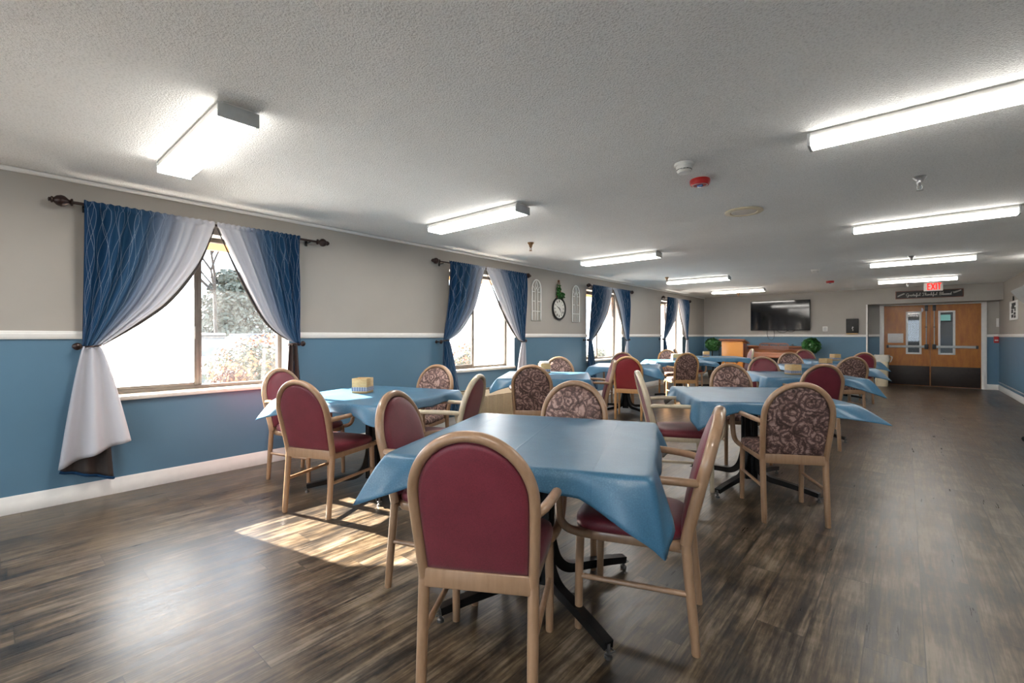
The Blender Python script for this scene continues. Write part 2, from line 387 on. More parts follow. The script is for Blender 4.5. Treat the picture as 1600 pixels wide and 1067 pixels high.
def dup(root, loc, rz, label, group=None):
    r = root.copy(); COL.objects.link(r); r.location = loc; r.rotation_euler = (0, 0, rz); r['label'] = label
    if group: r['group'] = group
    for ch in root.children:
        c = ch.copy(); COL.objects.link(c); c.parent = r
        for g in ch.children:
            d = g.copy(); COL.objects.link(d); d.parent = c
    return r
def B(fn, *a, **k):
    bm = bmesh.new(); fn(bm, *a, **k); return bm
def bx(*a, **k): return B(box, *a, **k)

# ------------------------------------------------------------------ room shell
XL, XR, YB, YD, YF, ZC = -4.75, 1.66, 14.7, 15.3, -4.6, 2.44
XO = -5.02                              # outside face of the window wall
SPLIT = 1.258
WIN = [1.29, 4.83, 8.49, 12.13]         # window centres along the left wall
WINX = WIN + [-2.35]                    # one more behind the camera, added to let in light
WH = .735; WL = {4.83: .645}           # half width, and the left half where it differs
WZ0, WZ1 = .765, 2.17
def wall(name, faces, parent=None):
    """faces: list of (quad points, material index 0 grey 1 blue)"""
    bm = bmesh.new()
    for q, mi in faces:
        f = bm.faces.new([bm.verts.new(p) for p in q]); f.material_index = mi
    o = put(name, mesh_raw(name, bm, ['paint_grey', 'paint_blue', 'white_wall'], False), parent); return struct(o)
def wq_x(x, y0, y1, z0, z1): return [(x, y0, z0), (x, y1, z0), (x, y1, z1), (x, y0, z1)]
def wq_y(y, x0, x1, z0, z1): return [(x0, y, z0), (x1, y, z0), (x1, y, z1), (x0, y, z1)]
def two(fn, c, a, b, z0=0, z1=ZC):
    out = []
    if z0 < SPLIT: out.append((fn(c, a, b, z0, min(z1, SPLIT)), 1))
    if z1 > SPLIT: out.append((fn(c, a, b, max(z0, SPLIT), z1), 0))
    return out
fs = []; y = YF
for c in sorted(WINX):
    a, b = c - WL.get(c, WH), c + WH
    fs += two(wq_x, XL, y, a)
    fs += two(wq_x, XL, a, b, 0, WZ0) + two(wq_x, XL, a, b, WZ1, ZC)
    for yy in (a, b): fs.append(([(XL, yy, WZ0), (XO, yy, WZ0), (XO, yy, WZ1), (XL, yy, WZ1)], 2))
    fs.append(([(XL, a, WZ1), (XL, b, WZ1), (XO, b, WZ1), (XO, a, WZ1)], 2))
    fs.append(([(XL, a, WZ0), (XL, b, WZ0), (XO, b, WZ0), (XO, a, WZ0)], 2))
    y = b
fs += two(wq_x, XL, y, YB)
# outer skin so that no light leaks through
y = YF - .3
for c in sorted(WINX):
    a, b = c - WL.get(c, WH), c + WH
    fs += [(wq_x(XO, y, a, -.2, ZC + .1), 0), (wq_x(XO, a, b, -.2, WZ0), 0), (wq_x(XO, a, b, WZ1, ZC + .1), 0)]; y = b
fs.append((wq_x(XO, y, YB + .2, -.2, ZC + .1), 0))
wall('wall_left', fs)
OPL = -.72
wall('wall_back', two(wq_y, YB, XL, OPL) + [(wq_y(YB, OPL, XR, 2.05, ZC), 0), ([(OPL, YB, 2.05), (XR, YB, 2.05), (XR, YD, 2.05), (OPL, YD, 2.05)], 0)]
     + [([(OPL, YB, 0), (OPL, YD, 0), (OPL, YD, SPLIT), (OPL, YB, SPLIT)], 1), ([(OPL, YB, SPLIT), (OPL, YD, SPLIT), (OPL, YD, 2.05), (OPL, YB, 2.05)], 0)])
DL, DR = -.40, 1.37
wall('wall_door', two(wq_y, YD, OPL, DL - .04, 0, 2.05) + two(wq_y, YD, DR + .04, XR, 0, 2.05) + [(wq_y(YD, DL - .04, DR + .04, 2.03, 2.05), 0)])
wall('wall_right', two(wq_x, XR, YF, YD))
fs = []; x = XL                          # end wall behind the camera, with two wide unseen windows added for daylight fill
for c in (-3.1, -.2):
    fs += two(wq_y, YF, x, c - .95) + [(wq_y(YF, c - .95, c + .95, 0, .9), 1), (wq_y(YF, c - .95, c + .95, 2.2, ZC), 0)]; x = c + .95
wall('wall_front', fs + two(wq_y, YF, x, XR))
for i, c in enumerate((-3.1, -.2)):
    bm = bmesh.new()
    for q in ((c - .95, c - .91, .9, 2.2), (c + .91, c + .95, .9, 2.2), (c - .02, c + .02, .9, 2.2), (c - .91, c + .91, .9, .94), (c - .91, c + .91, 2.16, 2.2)): box(bm, q[0], q[1], YF - .03, YF + .03, q[2], q[3], .004)
    struct(obj('window_%d' % (6 + i), bm, 'bronze'))
struct(obj('floor', bx(XL - .3, XR + .3, YF - .3, YD + 6.5, -.1, 0), 'floor'))
struct(obj('ceiling', bx(XO, XR + .1, YF - .1, YD + 6.5, ZC, ZC + .12), 'ceiling'))
def rail_prof(bm, p0, p1, nrm, z0, z1, th):
    """moulding with a stepped profile along p0-p1"""
    d = (Vector((*p1, 0)) - Vector((*p0, 0))); L = d.length; d.normalize(); n = Vector((*nrm, 0)); h = z1 - z0
    pr = [(0, 0), (th * .6, 0), (th * .8, h * .12), (th, h * .3), (th, h * .62), (th * .7, h * .74), (th * .7, h * .86), (th * .35, h), (0, h)]
    A = [bm.verts.new(Vector((*p0, 0)) + n * a + Vector((0, 0, z0 + b))) for a, b in pr]; Bv = [bm.verts.new(v.co + d * L) for v in A]; k = len(pr)
    for i in range(k): bm.faces.new((A[i], A[(i + 1) % k], Bv[(i + 1) % k], Bv[i]))
    bm.faces.new(A); bm.faces.new(list(reversed(Bv)))
def trims(name, segs, z0, z1, th, mat='white_trim'):
    bm = bmesh.new()
    for p0, p1, n in segs: rail_prof(bm, p0, p1, n, z0, z1, th)
    return struct(obj(name, bm, mat, ang=25))
lsegs = []; y = YF
for c in sorted(WINX): lsegs.append(((XL, y), (XL, c - WL.get(c, WH)), (1, 0))); y = c + WH
lsegs.append(((XL, y), (XL, YB), (1, 0)))
trims('trim_1', lsegs, 1.227, 1.288, .022)
trims('trim_2', [((XL, YB), (OPL, YB), (0, -1))], 1.227, 1.288, .022)
trims('trim_3', [((OPL, YD), (DL - .09, YD), (0, -1)), ((DR + .09, YD), (XR, YD), (0, -1))], 1.227, 1.288, .022)
trims('trim_4', [((XR, YF), (XR, YD), (-1, 0))], 1.227, 1.288, .022)
trims('baseboard_left', [((XL, YF), (XL, YB), (1, 0))], 0, .125, .018)
trims('baseboard_back', [((XL, YB), (OPL, YB), (0, -1)), ((OPL, YD), (DL - .09, YD), (0, -1)), ((DR + .09, YD), (XR, YD), (0, -1))], 0, .125, .018)
trims('baseboard_right', [((XR, YF), (XR, YD), (-1, 0))], 0, .125, .018)
trims('trim_5', [((XL, YF), (XL, YB), (1, 0))], 2.408, 2.44, .03)
struct(obj('trim_6', bx(OPL - .02, OPL + .012, YB - .014, YB + .004, 0, 2.05), 'white_trim'))
struct(obj('trim_7', B(tube, [(XR - .03, 3, .20), (XR - .03, 15.1, .20)], .012, 8), 'grey_metal'))

# windows
def window(i, c):
    r = D.objects.new('window_%d' % i, None); COL.objects.link(r); r.location = (0, c, 0); struct(r)
    gx = -4.95; a, b = -WL.get(c, WH), WH
    bm = bmesh.new(); w = .038
    box(bm, gx - .03, gx + .03, a, a + w, WZ0, WZ1, .004); box(bm, gx - .03, gx + .03, b - w, b, WZ0, WZ1, .004)
    box(bm, gx - .03, gx + .03, a + w, b - w, WZ0, WZ0 + .035, .004); box(bm, gx - .03, gx + .03, a + w, b - w, WZ1 - .04, WZ1, .004)
    box(bm, gx - .005, gx + .026, -.035, .0, WZ0 + .036, WZ1 - .041, .004); box(bm, gx - .026, gx + .005, .001, .03, WZ0 + .036, WZ1 - .041, .004)
    box(bm, gx + .026, gx + .036, -.03, -.018, 1.22, 1.34, .003)
    box(bm, gx, gx + .02, a + w, -.035, WZ0 + .035, WZ0 + .06, .003); box(bm, gx, gx + .02, a + w, -.035, WZ1 - .065, WZ1 - .04, .003)
    obj('window_frame', bm, 'bronze', r)
    hz = {1: ('glass_hazy', 'glass_clear'), 2: ('glass_clear', 'glass_hazy'), 3: ('glass_clear', 'glass_clear')}.get(i, ('glass_hazy', 'glass_hazy'))
    obj('window_pane', bx(gx + .006, gx + .010, a + w, -.035, WZ0 + .05, WZ1 - .05), hz[0], r)
    obj('window_pane', bx(gx - .014, gx - .010, .025, b - w, WZ0 + .03, WZ1 - .035), hz[1], r)
    obj('window_sill', bx(-4.92, XL + .035, a + .003, b - .003, WZ0 - .03, WZ0 + .004, .008), 'cream_trim', r)
    struct(r); return r
for i, c in enumerate(WINX): window(i + 1, c)

# ------------------------------------------------------------------ curtain rods and curtains
RX = XL + .10; RZ = 2.235
def rod(y0, y1, label):
    r = thing('curtain_rod', label, 'curtain rod', (RX, (y0 + y1) / 2, RZ), 0, 'dark brown curtain rods on the window wall'); h = (y1 - y0) / 2
    obj('pole', B(tube, [(0, -h + .12, 0), (0, h - .12, 0)], .0115, 12), 'rod_brown', r)
    for s in (-1, 1):
        mt = Matrix.Translation((0, s * (h - .13), 0)) @ Matrix.Rotation(-s * PI / 2, 4, 'X') @ Matrix.Diagonal((1.25, 1.25, 1.0, 1))
        obj('finial', B(lathe, [(.012, 0), (.022, .004), (.022, .012), (.012, .018), (.014, .024), (.030, .045), (.034, .065), (.028, .088), (.014, .104), (.018, .108), (.019, .116), (.010, .122), (.012, .13), (0, .134)], 18, mt), 'rod_brown', r)
        yb = s * (h - .20); bm = bmesh.new(); box(bm, -.098, -.09, yb - .013, yb + .013, -.045, .03, .002); tube(bm, [(-.092, yb, -.015), (-.02, yb, -.015), (0, yb, -.012)], .006, 8); obj('bracket', bm, 'black_metal', r)
rod(.30, 2.40, 'longest dark rod above the first window, nearest the camera')
rod(3.80, 5.86, 'dark rod above the second window, left of the clock')
rod(7.62, 9.60, 'dark rod above the third window, right of the clock')
rod(11.24, 13.26, 'dark rod above the fourth window, by the TV corner')

def interp(pts, t):
    """point at fraction t of a polyline, by z"""
    z = pts[0][1] + (pts[-1][1] - pts[0][1]) * t
    for (y0, z0), (y1, z1) in zip(pts, pts[1:]):
        if z <= z0 + 1e-6 and z >= z1 - 1e-6:
            k = (z0 - z) / max(1e-6, z0 - z1); return y0 + (y1 - y0) * k, z
    return pts[-1]
CX = XL + .115
def curtain(label, out_pts, in_pts, tie, low, upar, hang='front', seed=0, rear=None, lowu=(0, 1), extra=None):
    """out_pts / in_pts: (y,z) curves of the outer and inner edge from rod to tie; low: ((y0,z0),(y1,z1)) hem ends"""
    t = thing('curtain', label, 'curtain', (CX, (out_pts[0][0] + in_pts[0][0]) / 2, 0), 0, 'tied-back ombre curtains'); oy = t.location.y
    rnd = random.Random(seed); ph = rnd.random() * 6
    so = spline([(0, y, z) for y, z in out_pts], 8); si = spline([(0, y, z) for y, z in in_pts], 8)
    O = [(p.y, p.z) for p in so]; I = [(p.y, p.z) for p in si]
    def fn(u, v):
        if v < .06:                                   # pocket and ruffle above the rod
            k = v / .06
            y = O[0][0] + (I[0][0] - O[0][0]) * u; z = RZ + .026 - .048 * k + .003 * math.sin(u * 110 + ph)
            x = .012 + .006 * math.sin(u * 110 + ph); return (x, y - oy, z)
        w = (v - .06) / .94
        yo, zo = interp(O, w); yi, zi = interp(I, w)
        y = yo + (yi - yo) * u; z = zo + (zi - zo) * u
        dz = RZ - .02
        if w < .05: z = z * (w / .05) + (dz) * (1 - w / .05)
        bul = math.sin(PI * min(1, w * 1.05)) * .035
        amp = .014 + .026 * math.sin(PI * min(1, w ** .8))
        x = .008 + bul * u + amp * (math.sin(u * 2 * PI * 5.5 + ph) + .5 * math.sin(u * 2 * PI * 11 + 1.7 * ph + 2 * w)) * (.35 + .65 * (1 - w)) - .02 * w
        return (x, y - oy, z)
    bm = bmesh.new(); L = bm.loops.layers.uv.verify(); grid(bm, 88, 44, fn)
    for f in bm.faces:
        for l in f.loops: l[L].uv = (upar[0] + (upar[1] - upar[0]) * l[L].uv.x, l[L].uv.y)
    # dark lining turned out along the inner edge
    ep = [Vector(fn(1., .08 + .915 * k / 30)) + Vector((-.012, -.006 if in_pts[0][0] < out_pts[0][0] else .006, -.010)) * min(1, (30 - k) / 10) for k in range(31)]
    obj('lining_edge', B(tube, ep, [.003 + .011 * min(1, k / 14, (31 - k) / 6) for k in range(31)], 8), 'lining', t)
    # lower fall
    (ya, za), (yb, zb) = low; (ta, tb, tz) = tie
    def lo(u, v, dx=0., yy=(ya, yb), zz=(za, zb), wob=1.):
        e = v ** .8; y0 = ta + (yy[0] - ta) * e; y1 = tb + (yy[1] - tb) * e
        y = y0 + (y1 - y0) * u; zh = zz[0] + (zz[1] - zz[0]) * u; z = tz + (zh - tz) * v
        x = (.012 if rear else -.012) + dx + (.016 + .014 * v) * math.sin(u * 2 * PI * 2.2 + ph) * wob + .012 * math.sin(u * 15 + ph) * v
        return (x, y - oy, z)
    b2 = bmesh.new(); L2 = b2.loops.layers.uv.verify(); grid(b2, 40, 26, lo)
    for f in b2.faces:
        for l in f.loops: l[L2].uv = (lowu[0] + (lowu[1] - lowu[0]) * l[L2].uv.x, .1 + l[L2].uv.y)
    def fab(name, b, mats, flip):
        bmesh.ops.recalc_face_normals(b, faces=b.faces)
        s = sum(f.normal.x for f in b.faces)
        if s < 0: bmesh.ops.reverse_faces(b, faces=b.faces)
        o = put(name, mesh_raw(name, b, mats, True, 80), t); md = o.modifiers.new('cloth_thickness', 'SOLIDIFY'); md.thickness = .003; md.offset = -1; md.material_offset = 1; md.material_offset_rim = 1; return o
    fab('upper_drape', bm, ['curtain', 'lining'], False)
    fab('lower_fall', b2, ['lining', 'curtain'] if hang == 'lining' else ['curtain', 'lining'], False)
    if rear:
        b3 = bmesh.new(); grid(b3, 24, 20, lambda u, v: lo(u, .35 + .65 * v, -.052, (rear[0][0], rear[1][0]), (rear[0][1], rear[1][1]), .35))
        fab('lining_fall', b3, ['lining', 'curtain'], False)
        b4 = bmesh.new(); pts = [lo(i / 24, 1., -.052, (rear[0][0], rear[1][0]), (rear[0][1], rear[1][1]), .35) for i in range(25)]
        tube(b4, pts, .011, 6); L4 = b4.loops.layers.uv.verify(); obj('hem', b4, 'curtain', t)
    if extra:
        b5 = bmesh.new(); L5 = b5.loops.layers.uv.verify(); grid(b5, 14, 20, lambda u, v: lo(u, v, -.03, (extra[0][0], extra[1][0]), (extra[0][1], extra[1][1]), .5))
        for f in b5.faces:
            for l in f.loops: l[L5].uv = (.05 + .15 * l[L5].uv.x, l[L5].uv.y)
        fab('outer_fall', b5, ['curtain', 'lining'], False)
    # tie-back cord round the gathered cloth
    cy, hw = (ta + tb) / 2, abs(tb - ta) / 2 + .008
    obj('tieback', B(tube, [(math.cos(a) * .042 - .012, cy - oy + math.sin(a) * hw, tz + .004 * math.sin(a)) for a in [2 * PI * k / 24 for k in range(24)]], .006, 8, True), 'rod_brown', t)
def holdback(y, label):
    h = tag(obj('curtain_holdback', B(lathe, [(.020, 0), (.022, .006), (.009, .012), (.008, .075), (.018, .08), (.026, .092), (.027, .102), (.018, .112), (0, .116)], 18, Matrix.Rotation(PI / 2, 4, 'Y')), 'rod_brown', None, (XL, y, 1.172)), label, 'curtain holdback', 'round knob holdbacks beside the windows'); return h

curtain('wide left-hand curtain of the first window with pale flared skirt', [(.484, 2.234), (.482, 1.7), (.478, 1.16)], [(1.335, 2.228), (1.246, 1.974), (1.162, 1.798), (.992, 1.541), (.797, 1.351), (.585, 1.175)], (.478, .575, 1.172),
        ((.345, .285), (.755, .43)), (0, 1), seed=1, lowu=(.72, 1.0), rear=((.36, .255), (.66, .145)))
curtain('right-hand curtain of the first window showing its dark lining below', [(2.088, 2.25), (2.10, 1.7), (2.10, 1.165)], [(1.352, 2.233), (1.481, 1.919), (1.615, 1.637), (1.784, 1.36), (1.98, 1.205)], (2.07, 1.985, 1.172),
        ((2.12, .20), (1.93, .22)), (0, 1), hang='lining', seed=2, extra=((2.16, .20), (2.06, .20)))
curtain('left-hand curtain of the second window, mostly deep blue', [(4.075, 2.22), (4.05, 1.7), (3.99, 1.2)], [(4.775, 2.244), (4.589, 1.751), (4.501, 1.583), (4.28, 1.311), (4.10, 1.2)], (3.985, 4.09, 1.19),
        ((3.93, .2), (4.34, .2)), (0, .82), seed=3, lowu=(.05, .55))
curtain('right-hand curtain of the second window with whitish tail beside the clock wall', [(5.715, 2.25), (5.72, 1.7), (5.71, 1.16)], [(4.80, 2.234), (5.135, 1.686), (5.35, 1.40), (5.545, 1.20), (5.66, 1.16)], (5.705, 5.625, 1.16),
        ((5.74, .25), (5.43, .25)), (0, 1), seed=4, lowu=(.72, 1))
curtain('left-hand curtain of the third window, right of the clock', [(7.80, 2.23), (7.76, 1.7), (7.68, 1.17)], [(8.56, 2.25), (8.30, 1.75), (8.0, 1.351), (7.80, 1.165)], (7.69, 7.80, 1.165),
        ((7.66, .2), (8.06, .2)), (0, .85), seed=5, lowu=(.05, .6))
curtain('right-hand curtain of the third window behind the bright red chair', [(9.40, 2.24), (9.40, 1.7), (9.39, 1.15)], [(8.58, 2.235), (8.86, 1.70), (9.18, 1.22), (9.30, 1.15)], (9.375, 9.27, 1.15),
        ((9.42, .25), (9.15, .25)), (0, .95), seed=6, lowu=(.45, .95))
curtain('left-hand curtain of the fourth window near the TV wall', [(11.49, 2.24), (11.44, 1.7), (11.30, 1.17)], [(12.24, 2.25), (12.0, 1.7), (11.62, 1.30), (11.43, 1.17)], (11.31, 11.43, 1.165),
        ((11.25, .2), (11.75, .2)), (0, .85), seed=7, lowu=(.05, .6))
curtain('right-hand curtain of the fourth window, farthest curtain from the camera', [(13.03, 2.24), (13.03, 1.7), (13.03, 1.16)], [(12.26, 2.235), (12.50, 1.70), (12.80, 1.28), (12.92, 1.16)], (13.015, 12.90, 1.15),
        ((13.1, .25), (12.75, .25)), (0, .95), seed=8, lowu=(.6, 1))
for y, l in ((.452, 'brown knob left of the first window'), (2.125, 'brown knob right of the first window'), (3.955, 'brown knob left of the second window'), (5.74, 'brown knob right of the second window'),
             (7.65, 'brown knob left of the third window'), (9.42, 'brown knob right of the third window'), (11.27, 'brown knob left of the fourth window'), (13.05, 'brown knob right of the fourth window')): holdback(y, l)

# ------------------------------------------------------------------ ceiling fixtures
def lamp(x0, x1, yc, w, label, group, pan=.046):
    t = thing('ceiling_light', label, 'ceiling light', ((x0 + x1) / 2, yc, ZC), 0, group); h = (x1 - x0) / 2
    bm = bmesh.new(); box(bm, -h + .01, h - .01, -w / 2 + .025, w / 2 - .025, -.014, 0); box(bm, -h + .017, h - .017, -w / 2 + .002, w / 2 - .002, -pan, -.012, .003); obj('housing', bm, 'white_plastic', t)
    pr = [(-w / 2, -pan), (-w / 2, -.070), (-w / 2 + .012, -.082), (w / 2 - .012, -.082), (w / 2, -.070), (w / 2, -pan)]
    obj('diffuser', B(prism, pr, 2 * h - .034, Matrix.Translation((-h + .017, 0, 0)) @ Matrix(((0, 0, 1, 0), (1, 0, 0, 0), (0, 1, 0, 0), (0, 0, 0, 1)))), 'lamp_diffuser', t)
    for s in (-1, 1): obj('end_cap', bx(s * h - s * .016, s * h, -w / 2 - .003, w / 2 + .003, -.085, -.012, .003), 'end_cap_grey', t)
LG = 'fluorescent ceiling lights of the window-side row'; RG = 'fluorescent ceiling lights of the aisle-side row'
for y, l in ((.86, 'broad fluorescent light nearest the first window'), (3.17, 'white fluorescent light second from the camera in the window-side row'), (6.18, 'white fluorescent light third from the camera in the window-side row'),
             (9.57, 'white fluorescent light fourth in the window-side row, before the far sprinkler'), (12.56, 'white fluorescent light in front of the TV, last of the window-side row')): lamp(-3.84, -2.60, y, .19, l, LG)
for y, l in ((3.19, 'long fluorescent light cut by the right edge, nearest of the aisle-side row'), (6.15, 'fluorescent light second from the camera in the aisle-side row'), (9.38, 'fluorescent light third in the aisle-side row, behind a sprinkler'), (12.45, 'fluorescent light just before the exit sign')): lamp(-.43, .80, y, .115, l, RG, .036)
for x, y, l in ((-3.84, -1.5, 'added fluorescent light behind the camera near the windows'), (-.43, .1, 'added fluorescent light above the camera'), (-.43, -2.9, 'added fluorescent light at the room end behind the camera')): lamp(x, x + 1.24, y, .19, l, 'added fluorescent ceiling lights behind the camera')  # unseen lamps added to help light the room

t = thing('added_dome_light', 'added round dome fill light by the right wall, just out of frame', 'ceiling light', (1.5, 10.1, ZC))  # lamp added out of view to brighten the right wall
obj('base', B(lathe, [(.13, 0), (.135, -.02), (.12, -.03), (0, -.03)], 28), 'white_plastic', t)
obj('diffuser', B(lathe, [(.122, -.028), (.118, -.05), (.09, -.085), (.05, -.10), (0, -.105)], 28), 'lamp_diffuser', t)
def detector(x, y, label):
    t = thing('smoke_detector', label, 'smoke detector', (x, y, ZC), 0, 'white smoke detectors')
    obj('base', B(lathe, [(.066, 0), (.066, -.016), (.060, -.022), (0, -.022)], 28), 'white_plastic', t)
    obj('sensor_head', B(lathe, [(.056, -.022), (.052, -.040), (.047, -.043), (.047, -.047), (.050, -.050), (.040, -.064), (.014, -.068), (0, -.068)], 28), 'white_plastic', t)
    bm = bmesh.new()
    for k in range(14):
        a = 2 * PI * k / 14; c, s = math.cos(a), math.sin(a); tube(bm, [(.049 * c, .049 * s, -.044), (.049 * math.cos(a + .33), .049 * math.sin(a + .33), -.044)], .0022, 6)
    obj('vent_slots', bm, 'black_plastic', t)
detector(-1.153, 3.16, 'white smoke detector nearer the camera, beside the red alarm disc'); detector(-1.206, 9.71, 'small white smoke detector far off, before the TV')
def alarm(x, y, label):
    t = thing('fire_alarm', label, 'fire alarm', (x, y, ZC), 0, 'red ceiling fire alarms')
    obj('body', B(lathe, [(.070, 0), (.074, -.008), (.072, -.032), (.062, -.044), (.056, -.044), (.053, -.040), (0, -.040)], 30), 'red_plastic', t)
    obj('ring', B(tube, [(.052 * math.cos(a), .052 * math.sin(a), -.043) for a in [2 * PI * k / 28 for k in range(28)]], .0035, 6, True), 'white_plastic', t)
    obj('strobe', bx(-.020, .020, -.013, .013, -.054, -.038, .004), 'blue_lens', t)
alarm(-1.179, 3.56, 'round red fire alarm beside the nearer smoke detector'); alarm(-1.217, 11.96, 'far red fire alarm above the television')
t = thing('ceiling_speaker', 'flat cream disc speaker cover on the ceiling', 'speaker', (-1.16, 4.73, ZC))
obj('rim', B(lathe, [(.165, 0), (.168, -.008), (.158, -.014), (.118, -.014), (.112, -.008), (0, -.008)], 40), 'cream_plastic', t)
obj('grille', B(lathe, [(.112, -.007), (.108, -.011), (0, -.012)], 36), 'cream_trim', t)
def sprinkler(x, y, mat, label):
    t = thing('sprinkler', label, 'sprinkler', (x, y, ZC), 0, 'ceiling sprinklers')
    obj('escutcheon', B(lathe, [(.040, 0), (.042, -.006), (.030, -.02), (.026, -.028), (.024, -.034), (0, -.034)], 22), mat, t)
    obj('fitting', B(lathe, [(.021, -.03), (.021, -.05), (.016, -.056), (.012, -.066), (0, -.066)], 12), mat, t)
    bm = bmesh.new()
    for s in (-1, 1): tube(bm, spline([(s * .008, 0, -.064), (s * .016, 0, -.078), (s * .012, 0, -.094), (0, 0, -.102)], 4), .0035, 6)
    tube(bm, [(0, 0, -.066), (0, 0, -.10)], .003, 6); obj('yoke', bm, mat, t)
    obj('deflector', B(lathe, [(.006, -.100), (.021, -.103), (.021, -.106), (0, -.108)], 14), mat, t)
for x, y, m_, l in ((.087, 4.56, 'steel', 'chrome sprinkler nearest the camera, by the aisle-side lights'), (-3.608, 4.55, 'brass', 'coppery sprinkler above the second window'), (-3.638, 9.02, 'brass', 'sprinkler beside the fourth window-side light'),
                    (.079, 9.01, 'steel', 'chrome sprinkler just before the third aisle-side light'), (-3.49, 13.69, 'brass', 'sprinkler before the TV wall'), (.05, 13.2, 'steel', 'small sprinkler beside the exit sign')): sprinkler(x, y, m_, l)

# ------------------------------------------------------------------ chairs
def chair_meshes():
    C = {}
    yb = lambda z: -.205 - .13 * (max(0, z - .43) / .52) ** 1.1
    # bentwood back frame
    pts = []
    side = [(.190, .425), (.193, .48), (.198, .57), (.2015, .66), (.2025, .72)]
    arc = [(.2025 * math.cos(a), .722 + .215 * math.sin(a)) for a in [PI * k / 22 for k in range(1, 22)]]
    prof = side + arc + [(-x, z) for x, z in reversed(side)]
    fr = spline([(x, yb(z), z) for x, z in prof], 2)
    C['back_frame'] = B(tube, fr, .0175, 12, False, .0235)
    # use a fixed side vector so that the flattened section stays square to the back
    bm = bmesh.new(); tube(bm, fr, .023, 12, False, .0185, up=(0, 1, 0)); C['back_frame'] = bm
    # upholstered back pad
    zc = .69
    out = [(.176, .455), (.180, .53), (.184, .62), (.186, .72)] + [(.186 * math.cos(a), .722 + .199 * math.sin(a)) for a in [PI * k / 18 for k in range(1, 18)]]
    out = out + [(-x, z) for x, z in ((.186, .72), (.184, .62), (.180, .53), (.176, .455))] + [(-.09, .452), (0, .451), (.09, .452)]
    bm = bmesh.new(); rings = []
    for sc, dy in ((0, -.019), (.6, -.018), (.9, -.016), (.965, -.012), (.99, -.004), (1, .006), (.992, .018), (.955, .027), (.8, .034), (.5, .040), (0, .042)):
        if sc == 0: rings.append([bm.verts.new((0, yb(zc) + dy, zc))])
        else: rings.append([bm.verts.new((x * sc, yb(zc + (z - zc) * sc) + dy, zc + (z - zc) * sc)) for x, z in out])
    for A, Bq in zip(rings, rings[1:]):
        n = len(out)
        for k in range(n):
            f = []
            for q in (A[k % len(A)], A[(k + 1) % len(A)], Bq[(k + 1) % len(Bq)], Bq[k % len(Bq)]):
                if q not in f: f.append(q)
            bm.faces.new(f)
    C['back_pad'] = bm
    # seat
    def outline(wf, wr, y0, y1, n=44, p=5.):
        o = []
        for k in range(n):
            a = 2 * PI * k / n; c, s_ = math.cos(a), math.sin(a)
            r = (abs(c) ** p + abs(s_) ** p) ** (-1 / p); u, v = c * r, s_ * r
            w = wr + (wf - wr) * (v + 1) / 2; o.append((u * w, (y0 + y1) / 2 + v * (y1 - y0) / 2))
        return o
    def pad(rows, o, cy):
        bm = bmesh.new(); R = []
        for sc, z in rows:
            R.append([bm.verts.new((0, cy, z))] if sc == 0 else [bm.verts.new((x * sc, cy + (y - cy) * sc, z)) for x, y in o])
        for A, Bq in zip(R, R[1:]):
            for k in range(len(o)):
                f = []
                for q in (A[k % len(A)], A[(k + 1) % len(A)], Bq[(k + 1) % len(Bq)], Bq[k % len(Bq)]):
                    if q not in f: f.append(q)
                bm.faces.new(f)
        return bm
    C['seat_cushion'] = pad([(0, .428), (.96, .428), (.995, .436), (1, .450), (.985, .466), (.93, .478), (.75, .487), (.4, .492), (0, .493)], outline(.237, .196, -.205, .255), .02)
    C['seat_frame'] = sf = pad([(0, .392), (.985, .392), (1, .397), (1, .424), (.985, .428), (0, .428)], outline(.222, .193, -.205, .240, p=9), .02)
    box(sf, -.186, .186, -.226, -.197, .394, .459, .004)
    for s, k in ((1, 'r'), (-1, 'l')):
        C['rear' + k] = B(tube, [(s * .190, -.243, 0), (s * .190, -.243, .004), (s * .190, -.235, .10), (s * .190, -.218, .28), (s * .190, -.206, .425)], [.0165, .0175, .0185, .0195, .020], 12)
        C['front' + k] = B(tube, [(s * .205, .226, 0), (s * .205, .226, .004), (s * .205, .222, .25), (s * .203, .218, .428)], [.0155, .0165, .0180, .0190], 12)
        C['arm' + k] = B(tube, spline([(s * .200, yb(.675) + .012, .675), (s * .228, -.20, .683), (s * .256, -.06, .688), (s * .268, .10, .685), (s * .266, .220, .678), (s * .263, .265, .665), (s * .260, .290, .635), (s * .258, .296, .59), (s * .253, .296, .505), (s * .248, .288, .462), (s * .240, .262, .434), (s * .228, .215, .420), (s * .214, .17, .416)], 5), .0165, 12, False, .0185)
        C['str' + k] = B(tube, [(s * .190, -.222, .232), (s * .206, .222, .225)], .0115, 10)
    return C
CM = {}
def cm(key, mat, name):
    k = (key, mat)
    if k not in CM:
        CM[k] = mesh(name, CH[key].copy(), mat, True, 50)
    return CM[k]
CH = chair_meshes()
def chair(x, y, facing, fabric, woodm, label, group, arms=True, cat='chair'):
    t = thing('dining_chair', label, cat, (x, y, 0), math.radians(facing - 90), group)
    put('back_pad', cm('back_pad', fabric, 'back_pad'), t); put('seat_cushion', cm('seat_cushion', fabric if fabric != 'bright_red' else 'bright_red', 'seat_cushion'), t)
    put('back_frame', cm('back_frame', woodm, 'back_frame'), t); put('seat_frame', cm('seat_frame', woodm, 'seat_frame'), t)
    for k in ('rearl', 'rearr', 'frontl', 'frontr'): put('leg', cm(k, woodm, 'leg'), t)
    for k in 'lr':
        if arms: put('armrest', cm('arm' + k, woodm, 'armrest'), t)
        put('stretcher', cm('str' + k, woodm, 'stretcher'), t)
    return t
RF, FF, BR, TW, PW, LW = 'red_fabric', 'floral', 'bright_red', 'chair_tan', 'chair_pale', 'chair_light'
GR, GF = 'red dining armchairs', 'floral dining armchairs'
